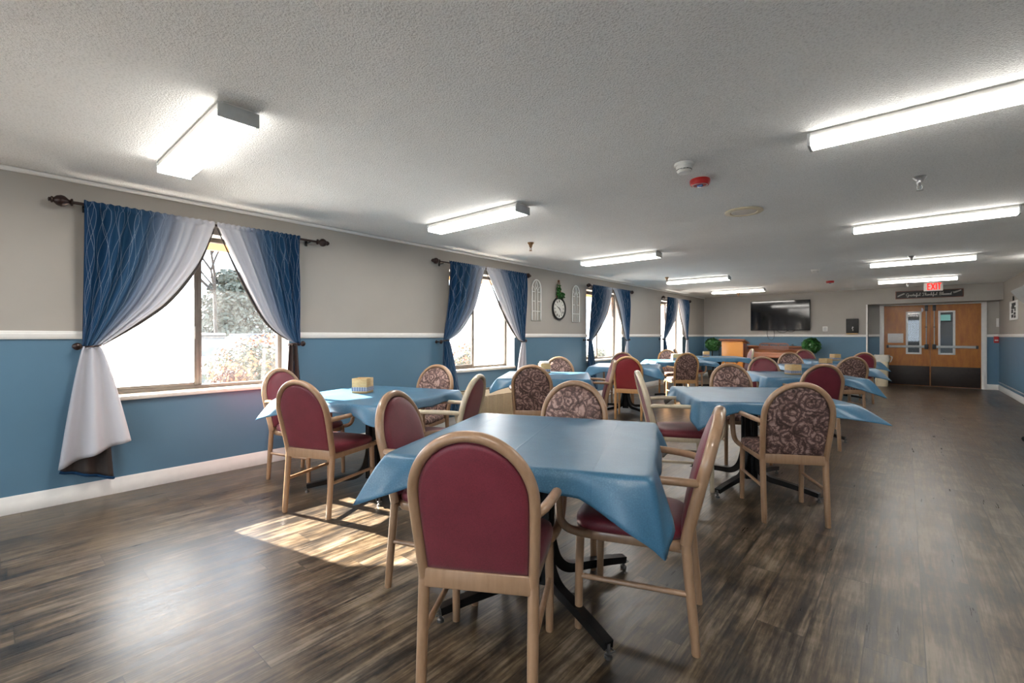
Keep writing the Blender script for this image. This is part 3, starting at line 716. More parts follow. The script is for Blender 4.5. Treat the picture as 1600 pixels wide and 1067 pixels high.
for a in [
    (-1.200, 1.268, 121, RF, TW, 'red armchair seen from behind, nearest the camera at the front table', GR),
    (-1.805, 1.588, 24, RF, TW, 'red armchair at the left side of the nearest table', GR),
    (-.905, 1.93, 197, RF, TW, 'red armchair side-on at the right of the nearest table under the hanging cloth corner', GR),
    (-1.535, 2.262, 292, FF, TW, 'floral armchair on the far side of the nearest table', GF),
    (-3.245, 1.69, 112, RF, TW, 'red armchair seen from behind standing in the sun patch by the first window', GR),
    (-4.04, 1.88, 20, RF, TW, 'red armchair between the first window and the sunlit table', GR),
    (-3.60, 2.78, 287, FF, TW, 'floral armchair against the blue wall left of the second window', GF),
    (-2.80, 2.37, 205, RF, PW, 'red armchair with pale frame at the right of the first-window table', GR),
    (-1.464, 3.856, 32, RF, PW, 'red armchair with pale frame side-on, left of the middle aisle-side table', GR),
    (-.66, 3.72, 118.6, FF, TW, 'large floral armchair seen from behind at the aisle, second table from the camera', GF),
    (-1.264, 5.018, 303, FF, TW, 'floral armchair facing the camera behind the second aisle-side table', GF),
    (-.82, 6.17, 121, RF, TW, 'dark red armchair with chipped frame, just behind the large floral aisle chair', GR),
    (-1.40, 7.12, 300, RF, TW, 'red armchair facing the camera beyond the napkin holder on the third aisle-side table', GR),
    (-.72, 8.50, 120, FF, TW, 'floral armchair seen from behind, second from the trash bin', GF),
    (-1.42, 9.31, 300, FF, TW, 'floral armchair facing the camera in front of the organ', GF),
    (-1.531, 11.656, 300, RF, TW, 'small red armchair facing the camera below the right topiary', GR),
    (-.72, 10.80, 120, RF, TW, 'red armchair seen from behind right in front of the trash bin', GR),
    (-3.111, 3.986, 123, FF, TW, 'floral armchair seen from behind beside the wall heater', GF),
    (-3.58, 5.12, 303, FF, TW, 'floral armchair behind a napkin holder below the hanging clock', GF),
    (-3.02, 4.96, 213, RF, TW, 'red armchair side-on just left of the bright red chair', GR),
    (-3.83, 7.42, 291, RF, TW, 'dull red armchair directly behind the bright red chair', GR),
    (-3.12, 8.42, 128, FF, LW, 'floral armchair with light frame seen from behind, left of centre in the far rows', GF),
    (-3.785, 9.63, 308, FF, LW, 'floral armchair facing the camera in front of the fourth window', GF),
    (-3.75, 10.62, 31, RF, TW, 'small dark red armchair just right of the far floral chair at the fourth window', GR),
    (-3.0, 11.62, 205, RF, PW, 'small pinkish armchair side-on in front of the lectern', GR),
]: chair(*a)
chair(-3.19, 6.49, 108.5, BR, LW, 'bright red armless chair with light wood frame seen from behind', 'red dining armchairs', arms=False)

# ------------------------------------------------------------------ tables, cloths, napkin holders
def table_meshes():
    T = {}
    T['top'] = mesh('tabletop', bx(-.525, .525, -.525, .525, .727, .757, .006), 'kick_plate')
    bm = bmesh.new(); tube(bm, [(0, 0, .06), (0, 0, .70)], .066, 4); box(bm, -.15, .15, -.15, .15, .70, .727, .004)
    for a in range(4): tube(bm, [(.052 * math.cos(a * PI / 2), .052 * math.sin(a * PI / 2), .08), (.052 * math.cos(a * PI / 2), .052 * math.sin(a * PI / 2), .70)], .014, 10)
    T['column'] = mesh('column', bm, 'black_metal')
    pth = spline([(.035, 0, .36), (.052, 0, .24), (.085, 0, .145), (.15, 0, .092), (.26, 0, .080), (.40, 0, .066), (.515, 0, .050)], 5)
    T['leg'] = mesh('leg', B(tube, pth, [.034] * 12 + [.034 - .0006 * i for i in range(len(pth) - 12)], 4, False, .030), 'black_metal', True, 30)
    bm = bmesh.new(); tube(bm, [(.512, 0, .056), (.512, 0, .012)], .008, 8); lathe(bm, [(.008, .016), (.016, .012), (.016, 0), (0, 0)], 14, Matrix.Translation((.512, 0, 0))); tube(bm, [(.50, -.012, .035), (.535, -.012, .035), (.535, .012, .035), (.50, .012, .035)], .004, 6)
    T['glide'] = mesh('glide', bm, 'dark_steel')
    return T
TM = table_meshes()
def cloth_mesh(seed, corners, side=.085):
    """square cloth on a square top; corners: 4 x (drop, flare) starting at the -x-y corner, going round"""
    rnd = random.Random(seed); h = .532; rad = .03; zt = .7625
    P = []
    for q in range(4):
        a0 = -PI + q * PI / 2                                       # corner q spans normals a0 .. a0+90deg
        cx, cy = [(-1, -1), (1, -1), (1, 1), (-1, 1)][q]; cx *= h - rad; cy *= h - rad
        for k in range(7):
            a = a0 + PI / 2 * k / 6; P.append((cx + rad * math.cos(a), cy + rad * math.sin(a), math.cos(a), math.sin(a)))
        d = [(1, 0), (0, 1), (-1, 0), (0, -1)][q]; nx, ny = math.cos(a0 + PI / 2), math.sin(a0 + PI / 2)
        L = 2 * (h - rad)
        for k in range(1, 36): P.append((cx + rad * nx + d[0] * L * k / 36, cy + rad * ny + d[1] * L * k / 36, nx, ny))
    n = len(P); CI = [3 + 42 * q for q in range(4)]
    bm = bmesh.new(); rings = []
    for sc in (0, .45, .8, .95): rings.append([bm.verts.new((0, 0, zt))] if sc == 0 else [bm.verts.new((x * sc, y * sc, zt)) for x, y, _, _ in P])
    rings.append([bm.verts.new((x - nx * .004, y - ny * .004, zt)) for x, y, nx, ny in P])
    w = .25; ph = [rnd.random() * 6 for _ in range(4)]
    NR = 9
    for r in range(1, NR + 1):
        k = r / NR; row = []
        for i, (x, y, nx, ny) in enumerate(P):
            q = min(range(4), key=lambda c: min(abs(i - CI[c]), n - abs(i - CI[c])))
            cx, cy = [(-1, -1), (1, -1), (1, 1), (-1, 1)][q]; gx, gy = cx * h, cy * h
            dist = math.hypot(x - gx, y - gy); e = max(0., 1 - dist / w)
            cd_, cf = corners[q]; dg = (cx / math.sqrt(2), cy / math.sqrt(2))
            wav = .010 * math.sin(dist * 13 + ph[q])
            drop = side + wav + (cd_ - side) * e ** 1.1
            flare = .022 + (cf - .022) * e ** 1.1 + .035 * math.exp(-((dist - .12) / .06) ** 2) - .02 * math.exp(-((dist - .27) / .06) ** 2)
            # near the corner the hem swings toward the diagonal
            ex = nx * (1 - e) + dg[0] * e; ey = ny * (1 - e) + dg[1] * e
            el = math.hypot(ex, ey); ex /= el; ey /= el
            tx, ty = (gx - x), (gy - y)
            sl = .55 * e * k
            rr = 1 - (1 - k) ** 1.6                                  # rounded over the table edge
            X = x + tx * sl + ex * (.006 * min(1, k * 3) + flare * k)
            Y = y + ty * sl + ey * (.006 * min(1, k * 3) + flare * k)
            row.append(bm.verts.new((X, Y, zt - drop * (k ** 1.15))))
        rings.append(row)
    for A, Bq in zip(rings, rings[1:]):
        for k in range(n):
            f = []
            for v in (A[k % len(A)], A[(k + 1) % len(A)], Bq[(k + 1) % n], Bq[k]):
                if v not in f: f.append(v)
            bm.faces.new(f)
    bmesh.ops.recalc_face_normals(bm, faces=bm.faces)
    if sum(f.normal.z * f.calc_area() for f in bm.faces) < 0: bmesh.ops.reverse_faces(bm, faces=bm.faces)
    return mesh_raw('tablecloth', bm, ['cloth', 'cloth_back'], True, 60)
def table(x, y, ang, where, seed, corners, side=.085):
    t = thing('dining_table', 'square pedestal table with black metal base, ' + where, 'table', (x, y, 0), math.radians(ang), 'square pedestal dining tables')
    put('tabletop', TM['top'], t); put('column', TM['column'], t)
    for a in range(4):
        l = put('leg', TM['leg'], t, (0, 0, 0), PI / 4 + a * PI / 2); put('glide', TM['glide'], l)
    c = put('tablecloth', cloth_mesh(seed, corners, side), None, (x, y, 0), math.radians(ang))
    md = c.modifiers.new('cloth_thickness', 'SOLIDIFY'); md.thickness = .0025; md.offset = -1; md.material_offset = 1; md.material_offset_rim = 0
    tag(c, 'blue vinyl tablecloth on the table ' + where, 'tablecloth', 'blue vinyl tablecloths')
TB = [(-1.344, 1.779, 22.5, 'nearest the camera', 1, ((.19, .13), (.275, .055), (.22, .05), (.22, .05)), .085),
      (-3.38, 2.14, 17, 'in the sun beside the first window', 2, ((.17, .13), (.15, .07), (.15, .05), (.2, .06)), .075),
      (-.988, 4.208, 33, 'second from the camera along the aisle', 3, ((.21, .03), (.125, .205), (.18, .06), (.20, .06)), .085),
      (-1.021, 6.722, 30, 'third from the camera along the aisle', 4, ((.2, .06), (.20, .165), (.2, .06), (.16, .12)), .085),
      (-1.03, 8.9, 30, 'fourth from the camera along the aisle', 5, ((.2, .06), (.19, .18), (.2, .06), (.16, .12)), .085),
      (-1.06, 11.2, 30, 'farthest along the aisle, by the trash bin', 6, ((.2, .06), (.19, .16), (.2, .06), (.16, .12)), .085),
      (-3.39, 4.58, 33, 'over the wall heater at the second window', 7, ((.16, .10), (.20, .06), (.22, .07), (.16, .08)), .085),
      (-3.5, 6.95, 21, 'below the clock and the third window', 8, ((.2, .08), (.18, .12), (.2, .06), (.2, .06)), .085),
      (-3.37, 8.95, 38, 'between the third and fourth windows', 9, ((.12, .08), (.12, .12), (.16, .06), (.12, .14)), .07),
      (-3.3, 11.2, 31, 'farthest on the window side, before the lectern', 10, ((.16, .08), (.17, .12), (.2, .06), (.2, .06)), .085)]
for a in TB: table(*a)
def holder_meshes():
    H = {}; s, z0, z1, w = .066, 0, .125, .008
    bm = bmesh.new(); box(bm, -s, s, -s, s, 0, .008, .001)
    box(bm, -s, s, -s, -s + w, .002, z1, .001); box(bm, -s, s, s - w, s, .002, z1, .001); box(bm, -s, -s + w, -s + w, s - w, .002, z1, .001); box(bm, s - w, s, -s + w, s - w, .002, z1, .001)
    H['box'] = mesh('wooden_box', bm, 'napkin_wood', True, 30)
    bm = bmesh.new(); e = s + .0015
    for (a, b, c, d) in ((-e, e, -e, -s), (-e, e, s, e), (-e, -s, -s, s), (s, e, -s, s)): box(bm, a, b, c, d, .018, .052)
    H['ribbon'] = mesh('plaid_ribbon', bm, 'plaid', False)
    bm = bmesh.new()
    for i in range(9): box(bm, -.052, .052, -.05 + i * .0115, -.05 + i * .0115 + .007, .008, .100 + (i % 3) * .003, .001)
    H['napkins'] = mesh('napkins', bm, 'napkin', False)
    bm = bmesh.new()
    for sx in (-1, 1):
        tube(bm, spline([(0, -s - .006, .036), (sx * .018, -s - .016, .050), (sx * .034, -s - .012, .046), (sx * .030, -s - .010, .034), (0, -s - .006, .034)], 4), .004, 6)
        tube(bm, spline([(0, -s - .007, .034), (sx * .015, -s - .012, .018), (sx * .024, -s - .012, .006)], 4), .0035, 6)
    H['bow'] = mesh('bow', bm, 'plaid')
    return H
HM = holder_meshes()
def holder(x, y, ang, label, bow=False, tall=None):
    t = thing('napkin_holder', label, 'napkin holder', (x, y, .7635), math.radians(ang), 'wooden napkin holders with plaid ribbon')
    put('wooden_box', HM['box'], t); put('plaid_ribbon', HM['ribbon'], t)
    n = put('napkins', HM['napkins'], t)
    if tall: n.location.z = tall
    if bow: put('bow', HM['bow'], t)
holder(-3.534, 2.13, 33, 'wooden napkin holder standing at the edge of the sunlight on the first-window table')
holder(-3.60, 4.83, 50, 'wooden napkin holder with white napkins showing, before the floral chair under the clock', True, .045)
holder(-1.07, 6.70, 45, 'wooden napkin holder third from the aisle end, between two red chairs', False)
holder(-.96, 8.85, 62, 'wooden napkin holder with ribbon bow on the fourth aisle-side table', True)
holder(-1.05, 11.15, 45, 'farthest wooden napkin holder on the aisle side')
holder(-3.45, 8.98, 40, 'pale sunlit napkin holder with napkins, next to the far light-framed floral chair', False, .03)
holder(-3.52, 11.05, 25, 'napkin holder in front of the left topiary', True)

# ------------------------------------------------------------------ wall heater under the second window
t = thing('wall_heater', 'beige louvred wall heater under the second window', 'heater', (XL, 4.84, 0))
bm = bmesh.new(); pr = [(0, .06), (.26, .06), (.26, .40), (.20, .475), (0, .475)]
prism(bm, pr, 1.12, Matrix.Translation((.002, -.56, 0)) @ Matrix(((1, 0, 0, 0), (0, 0, 1, 0), (0, 1, 0, 0), (0, 0, 0, 1)))); obj('casing', bm, 'tan_radiator', t, ang=20)
obj('plinth', bx(.004, .235, -.54, .54, .002, .06), 'radiator_dark', t)
bm = bmesh.new(); box(bm, .255, .2635, -.50, .50, .115, .395)
obj('grille_back', bm, 'radiator_dark', t)
bm = bmesh.new()
for i in range(15): box(bm, .262, .272, -.51, .51, .118 + i * .0185, .118 + i * .0185 + .0115, .001)
for i in range(7): box(bm, .262, .274, -.51 + i * .17 - .004, -.51 + i * .17 + .004, .112, .40)
obj('louvres', bm, 'tan_radiator', t)
bm = bmesh.new()
for i in range(13): box(bm, .06, .18, -.5 + i * .079, -.46 + i * .079, .474, .479)
obj('top_vents', bm, 'radiator_dark', t)

# ------------------------------------------------------------------ clock and arched frames on the window wall
DX = XL + .002
def arch_frame(y, label):
    t = thing('arched_wall_frame', label, 'wall decor', (DX, y, 1.515), 0, 'white arched window-shaped wall frames'); w, hh = .118, .69
    def P(px, pz): return (.012, px, pz)
    arc = [(-w, 0), (-w, hh - w * 1.25)] + [(-w * math.cos(a), hh - w * 1.25 + w * 1.25 * math.sin(a)) for a in [PI * k / 16 for k in range(1, 16)]] + [(w, hh - w * 1.25), (w, 0)]
    bm = bmesh.new(); tube(bm, [P(*q) for q in arc] , .012, 8, True, .011, up=(1, 0, 0)); obj('frame', bm, 'white_trim', t)
    bm = bmesh.new(); r = .006
    for s in (-1, 1):
        tube(bm, [P(s * .036, 0), P(s * .036, hh - .185)], r, 6)
        tube(bm, spline([P(s * .036, hh - .19), P(s * .055, hh - .15), P(s * .085, hh - .115)], 4), r, 6)
        tube(bm, spline([P(s * .036, hh - .19), P(s * .020, hh - .155), P(s * .006, hh - .145)], 4), r, 6)
        for zz in (.155, .325, .485): tube(bm, [P(s * w, zz), P(s * .036, zz)], r, 6)
    tube(bm, [P(-.036, .155), P(.036, .155)], r, 6)
    tube(bm, spline([P(0, hh - .15), P(-.028, hh - .10), P(0, hh - .02)], 5), r, 6); tube(bm, spline([P(0, hh - .15), P(.028, hh - .10), P(0, hh - .02)], 5), r, 6)
    obj('tracery', bm, 'white_trim', t)
arch_frame(6.13, 'white arched tracery frame left of the clock'); arch_frame(7.36, 'white arched tracery frame right of the clock')
CY, CZ = 6.79, 1.745
t = thing('wall_clock', 'round wall clock with dark rim hanging from a brown strap', 'clock', (DX, CY, CZ))
RY = Matrix.Rotation(PI / 2, 4, 'Y')
obj('face', B(lathe, [(.185, .012), (.185, .022), (0, .022)], 48, RY), 'clock_face', t)
obj('rim', B(tube, [(.022, .192 * math.cos(a), .192 * math.sin(a)) for a in [2 * PI * k / 48 for k in range(48)]], .014, 8, True, .020, up=(1, 0, 0)), 'black_metal', t)
bm = bmesh.new()
ROM = ['XII', 'I', 'II', 'III', 'IIII', 'V', 'VI', 'VII', 'VIII', 'IX', 'X', 'XI']
for i, s in enumerate(ROM):
    a = i * PI / 6; wd_ = {'I': .008, 'V': .018, 'X': .018}; tot = sum(wd_[c] for c in s); u = -tot / 2
    def pt(px, pz): return (.0235, -(px * math.cos(a) + pz * math.sin(a)) * -1, pz * math.cos(a) - px * math.sin(a))
    for c in s:
        m_ = u + wd_[c] / 2; z0, z1 = .115, .155; q = wd_[c] / 2 - .003
        L = {'I': [((m_, z0), (m_, z1))], 'V': [((m_ - q, z1), (m_, z0)), ((m_, z0), (m_ + q, z1))], 'X': [((m_ - q, z1), (m_ + q, z0)), ((m_ - q, z0), (m_ + q, z1))]}[c]
        for p0, p1 in L: tube(bm, [pt(*p0), pt(*p1)], .0022, 5)
        u += wd_[c]
obj('numerals', bm, 'ink', t)
for nm, ang, ln_, w in (('hour_hand', math.radians(-62), .085, .007), ('minute_hand', math.radians(142), .125, .005)):
    d = Vector((0, math.sin(ang), math.cos(ang))); obj(nm, B(tube, [Vector((.027, 0, 0)) - d * .025, Vector((.027, 0, 0)) + d * ln_], [w, w * .5], 6), 'ink', t)
obj('strap', B(tube, [(.016, -.085, .175), (.016, -.012, .50), (.016, .012, .50), (.016, .085, .175)], .007, 6), 'strap', t)
obj('hook', B(lathe, [(.016, 0), (.016, .02), (.012, .026), (0, .028)], 12, Matrix.Translation((0, 0, .50)) @ RY), 'strap', t)
def leaves(bm, cen, rad, n, size, rnd, shell=.55):
    for _ in range(n):
        d = Vector((rnd.gauss(0, 1), rnd.gauss(0, 1), rnd.gauss(0, 1))).normalized(); r = shell + (1 - shell) * rnd.random() ** .5
        p = Vector(cen) + Vector((d.x * rad[0], d.y * rad[1], d.z * rad[2])) * r
        nrm = (d + Vector((rnd.uniform(-.7, .7), rnd.uniform(-.7, .7), rnd.uniform(-.4, .9)))).normalized()
        a = nrm.orthogonal().normalized(); a = Matrix.Rotation(rnd.random() * 6.28, 3, nrm) @ a; b = nrm.cross(a); s = size * rnd.uniform(.7, 1.3)
        v = [bm.verts.new(p + a * x * s + b * y_ * s + nrm * z * s) for x, y_, z in ((-1, 0, 0), (-.2, .5, .12), (.6, .38, .1), (1, 0, -.08), (.6, -.38, .1), (-.2, -.5, .12), (0, 0, -.02))]
        for i in range(6): bm.faces.new((v[i], v[(i + 1) % 6], v[6]))
bm = bmesh.new(); rnd = random.Random(3)
leaves(bm, (.045, -.055, .34), (.03, .06, .10), 34, .034, rnd, .2); leaves(bm, (.045, .03, .23), (.03, .13, .055), 60, .034, rnd, .2)
o = obj('greenery', bm, 'leaf_green', t); o['label'] = 'green leaf sprig tucked in the strap'

# ------------------------------------------------------------------ back wall: TV, lectern, organ, topiaries, sign
t = thing('television', 'large black flat television on the back wall with dangling cables', 'television', (-2.67, YB, 1.825))
obj('body', bx(-.735, .735, -.075, -.03, -.42, .42, .006), 'screen_frame', t); obj('screen', bx(-.722, .722, -.0765, -.073, -.400, .410), 'screen', t)
obj('wall_mount', bx(-.3, .3, -.032, -.001, -.2, .2), 'black_metal', t)
for pts in ([(-.30, -.05, -.40), (-.31, -.03, -.52), (-.28, -.02, -.64), (-.22, -.02, -.69), (-.16, -.02, -.66), (-.13, -.03, -.54), (-.14, -.05, -.40)],
            [(-.08, -.06, -.40), (0, -.07, -.47), (.10, -.07, -.485), (.18, -.07, -.45), (.22, -.06, -.40)], [(.18, -.06, -.41), (.24, -.07, -.455), (.32, -.07, -.46), (.40, -.06, -.40)]):
    obj('cable', B(tube, spline(pts, 6), .006, 6), 'black_plastic', t)
t = thing('lectern', 'orange-brown wooden lectern with slanted dark red top', 'lectern', (-3.62, 13.75, 0))
obj('body', bx(-.275, .275, -.20, .20, .06, 1.10, .006), 'lectern_wood', t)
obj('base', bx(-.30, .30, -.225, .225, 0, .06, .006), 'cherry', t)
bm = bmesh.new(); prism(bm, [(-.26, 1.165), (.30, 1.06), (.30, 1.03), (-.26, 1.135)], .66, Matrix.Translation((-.33, 0, 0)) @ Matrix(((0, 0, 1, 0), (1, 0, 0, 0), (0, 1, 0, 0), (0, 0, 0, 1)))); obj('slanted_top', bm, 'cherry_light', t, ang=20)
bm = bmesh.new(); prism(bm, [(-.19, 1.09), (.19, 1.06), (.19, 1.045), (-.19, 1.13)], .53, Matrix.Translation((-.265, 0, 0)) @ Matrix(((0, 0, 1, 0), (1, 0, 0, 0), (0, 1, 0, 0), (0, 0, 0, 1)))); obj('neck', bm, 'cherry', t, ang=20)
obj('side_panel', bx(.276, .288, -.19, .19, .08, 1.04, .003), 'cherry', t)
t = thing('electric_organ', 'reddish-brown wooden electric organ with carved music rack', 'organ', (-2.72, 14.28, 0))
W2 = .72
for s in (-1, 1): obj('side_panel', bx(s * W2, s * (W2 - .04), -.32, .32, 0, .86, .012), 'cherry', t)
obj('case', bx(-W2 + .04, W2 - .04, .02, .32, .05, .94, .008), 'cherry', t)
obj('top_shelf', bx(-W2, W2, -.02, .34, .94, .975, .006), 'cherry_light', t)
bm = bmesh.new(); prism(bm, [(-.34, .70), (-.30, .80), (-.16, .845), (.03, .865), (.03, .66), (-.34, .66)], 2 * W2 - .082, Matrix.Translation((-W2 + .041, 0, 0)) @ Matrix(((0, 0, 1, 0), (1, 0, 0, 0), (0, 1, 0, 0), (0, 0, 0, 1)))); obj('key_lid', bm, 'cherry_light', t, ang=25)
obj('lid_ledge', bx(-W2 + .02, W2 - .02, -.05, .02, .865, .885, .004), 'cherry_light', t)
bm = bmesh.new(); MT = Matrix.Translation((-.02, -.03, .885)) @ Matrix.Rotation(-.22, 4, 'X')
def rk(x0, x1, z0, z1, y0=-.008, y1=.008):
    g = bmesh.ops.create_cube(bm, size=1, matrix=MT @ Matrix.Translation(((x0 + x1) / 2, (y0 + y1) / 2, (z0 + z1) / 2)) @ Matrix.Diagonal((x1 - x0, y1 - y0, z1 - z0, 1)))
rk(-.36, .36, 0, .085); rk(-.34, .34, .135, .165); rk(-.30, .30, .16, .178)
for x in (-.36, -.13, .09, .32): rk(x, x + .04, .08, .14)
obj('music_rack', bm, 'cherry', t)
bm = bmesh.new()
for i in range(3):
    for k in range(5): bmesh.ops.create_cube(bm, size=1, matrix=MT @ Matrix.Translation((-.30 + i * .225 + k * .035, 0, .110)) @ Matrix.Rotation(.6 if k % 2 else -.6, 4, 'Y') @ Matrix.Diagonal((.006, .006, .06, 1)))
obj('rack_fretwork', bm, 'cherry', t)
obj('knee_panel', bx(-W2 + .05, W2 - .05, -.04, .02, .05, .64), 'kick_plate', t)
bm = bmesh.new()
for i in range(13): box(bm, -.42 + i * .065, -.385 + i * .065, -.34, -.04, .05, .075, .003)
obj('pedalboard', bm, 'cherry', t)
o = tag(obj('organ_lamp', B(lathe, [(.045, 0), (.045, .012), (.012, .016), (.010, .03), (.03, .034), (.03, .05), (0, .052)], 14), 'black_plastic', None, (-2.30, 14.33, .975)), 'small black gadget on top of the organ', 'gadget')
def topiary(x, y, label, rd, zc, seed):
    t = thing('topiary_plant', label, 'plant', (x, y, 0), 0, 'potted topiary plants'); rnd = random.Random(seed)
    obj('pot', B(lathe, [(.11, 0), (.14, .20), (.15, .21), (.15, .24), (.13, .24), (.12, .21), (0, .21)], 22), 'pot', t)
    obj('trunk', B(tube, spline([(0, 0, .2), (.015, .01, .45), (-.012, -.01, .65), (0, 0, zc)], 5), .018, 8), 'bark', t)
    bm = bmesh.new(); leaves(bm, (0, 0, zc), (rd, rd, rd * .92), 900, .045, rnd, .35); obj('foliage', bm, 'leaf_green', t)
topiary(-4.27, 14.0, 'leafy potted topiary in the corner left of the lectern', .205, 1.0, 4); topiary(-1.86, 14.25, 'leafy potted topiary right of the organ', .215, 1.0, 5)
t = thing('microphone_stand', 'thin black microphone stand left of the lectern', 'microphone stand', (-4.0, 13.7, 0))
obj('base', B(lathe, [(.13, 0), (.13, .012), (.02, .025), (0, .025)], 22), 'black_metal', t); obj('pole', B(tube, [(0, 0, .02), (0, 0, .90)], .011, 8), 'black_metal', t)
obj('microphone', B(tube, [(-.01, 0, .895), (.04, 0, .965), (.055, 0, .985)], [.012, .018, .022], 10), 'black_plastic', t)
t = thing('thermostat', 'small square white wall plate right of the television', 'wall control', (-1.605, YB, 1.44))
obj('plate', bx(-.055, .055, -.012, 0, -.065, .065, .003), 'white_plastic', t); bm = bmesh.new()
for z in (-.03, 0, .03): box(bm, -.035, .035, -.015, -.011, z - .008, z + .008, .001)
obj('keys', bm, 'grey_metal', t)
t = thing('chalkboard_sign', 'small black board propped on a wooden ledge beside the doors', 'sign', (-1.015, YB, 1.295))
obj('ledge', bx(-.125, .11, -.10, -.001, 0, .03, .004), 'napkin_wood', t)
obj('board', bx(-.135, .125, -.045, -.02, .032, .40, .004), 'sign_black', t)
bm = bmesh.new(); y = -.048
tube(bm, spline([(.0, y, .20), (.012, y, .17), (-.01, y, .15), (.012, y, .125), (0, y, .10)], 4), .006, 6); tube(bm, [(-.012, y, .17), (.02, y, .185)], .005, 6); tube(bm, [(.0, y, .10), (.018, y, .085)], .004, 6); obj('chalk_figure', bm, 'sign_white', t)

# doors
def strokes(bm, S, ox, oz, sc, y, r):
    for st in S:
        tube(bm, spline([(ox + a * sc, y, oz + b * sc) for a, b in st], 4), r, 5)
struct(obj('trim_8', bx(DL - .09, DL, YD - .03, YD + .03, 0, 2.049, .004), 'white_trim')); struct(obj('trim_9', bx(DR, DR + .09, YD - .03, YD + .03, 0, 2.049, .004), 'white_trim'))
struct(obj('trim_10', bx(DL, DR, YD - .03, YD + .03, 2.02, 2.049, .004), 'white_trim'))
DM = (DL + DR) / 2
def door(i, x0, x1, hinge):
    r = D.objects.new('door_%d' % i, None); COL.objects.link(r); r.location = (0, YD, 0); struct(r)
    wl = (.41, .66) if i == 1 else (.58, .86)
    wx0, wx1 = (x0 + .435, x0 + .72) if i == 1 else (x0 + .15, x0 + .44)
    z0, z1 = .80, 1.86
    bm = bmesh.new(); a, b = x0 + .003, x1 - .003
    box(bm, a, wx0, -.02, .025, .008, 2.018); box(bm, wx1, b, -.02, .025, .008, 2.018); box(bm, wx0, wx1, -.02, .025, .008, z0); box(bm, wx0, wx1, -.02, .025, z1, 2.018)
    struct(obj('leaf', bm, 'door_wood', r, smooth=False))
    bm = bmesh.new(); w = .034
    for q in ((wx0 - .006, wx0 + w, z0 - .006, z1 + .006), (wx1 - w, wx1 + .006, z0 - .006, z1 + .006), (wx0 + w, wx1 - w, z0 - .006, z0 + w), (wx0 + w, wx1 - w, z1 - w, z1 + .006)): box(bm, q[0], q[1], -.032, .034, q[2], q[3], .003)
    obj('vision_frame', bm, 'white_trim', r); obj('vision_pane', bx(wx0 + w, wx1 - w, -.004, .002, z0 + w, z1 - w), 'glass_clean', r)
    obj('kick_plate', bx(a + .01, b - .01, -.026, -.019, .02, .50, .001), 'kick_plate', r)
    pb = bmesh.new(); box(pb, a + .05, b - .05, -.075, -.045, .955, 1.015, .006); obj('push_bar', pb, 'grey_metal', r)
    hx = b - .07 if i == 1 else a + .07
    eb = bmesh.new(); box(eb, hx - .035, hx + .035, -.085, -.02, .925, 1.045, .005); ox = a + .07 if i == 1 else b - .07; box(eb, ox - .022, ox + .022, -.08, -.02, .945, 1.02, .005); obj('latch_case', eb, 'black_plastic', r)
    obj('latch_rod', B(tube, [(hx, -.045, 1.04), (hx, -.045, 1.90)], .011, 8), 'grey_metal', r)
    tb = bmesh.new(); box(tb, hx - .03, hx + .03, -.07, -.02, 1.87, 2.01, .004); box(tb, hx - .02, hx + .02, -.055, -.02, 1.46, 1.48); obj('top_latch', tb, 'black_plastic', r)
    return r
d1 = door(1, DL, DM, 0); door(2, DM, DR, 1)
o = tag(obj('paper_notice', bx(-.325, -.02, YD - .024, YD - .0205, 1.075, 1.315), 'paper'), 'white paper notice taped to the left door', 'notice')
bm = bmesh.new()
for k in range(9): box(bm, -.30, -.05 - .03 * (k % 3), YD - .0252, YD - .0238, 1.10 + k * .021, 1.104 + k * .021)
obj('print_lines', bm, 'ink_grey', o, smooth=False)
t = thing('door_chain', 'small pale door hook at the top of the left door', 'door hook', (.335, YD - .02, 1.90)); obj('plate', bx(-.012, .012, -.008, 0, -.05, .05, .003), 'white_plastic', t); obj('loop', B(tube, [(0, -.014, .045), (.02, -.02, .02), (.02, -.014, -.03)], .004, 6), 'white_plastic', t)
# wooden word sign
SX0, SX1, SZ0, SZ1 = -.165, 1.03, 2.155, 2.345
t = thing('word_sign', 'long black wooden sign with white script above the doors', 'sign', ((SX0 + SX1) / 2, YB, (SZ0 + SZ1) / 2)); hw = (SX1 - SX0) / 2; hh = (SZ1 - SZ0) / 2
obj('board', bx(-hw + .01, hw - .01, -.018, -.001, -hh + .01, hh - .01), 'sign_black', t)
bm = bmesh.new(); w = .014
for q in ((-hw, -hw + w, -hh, hh), (hw - w, hw, -hh, hh), (-hw + w, hw - w, -hh, -hh + w), (-hw + w, hw - w, hh - w, hh)): box(bm, q[0], q[1], -.024, -.001, q[2], q[3], .002)
obj('frame', bm, 'cherry', t)
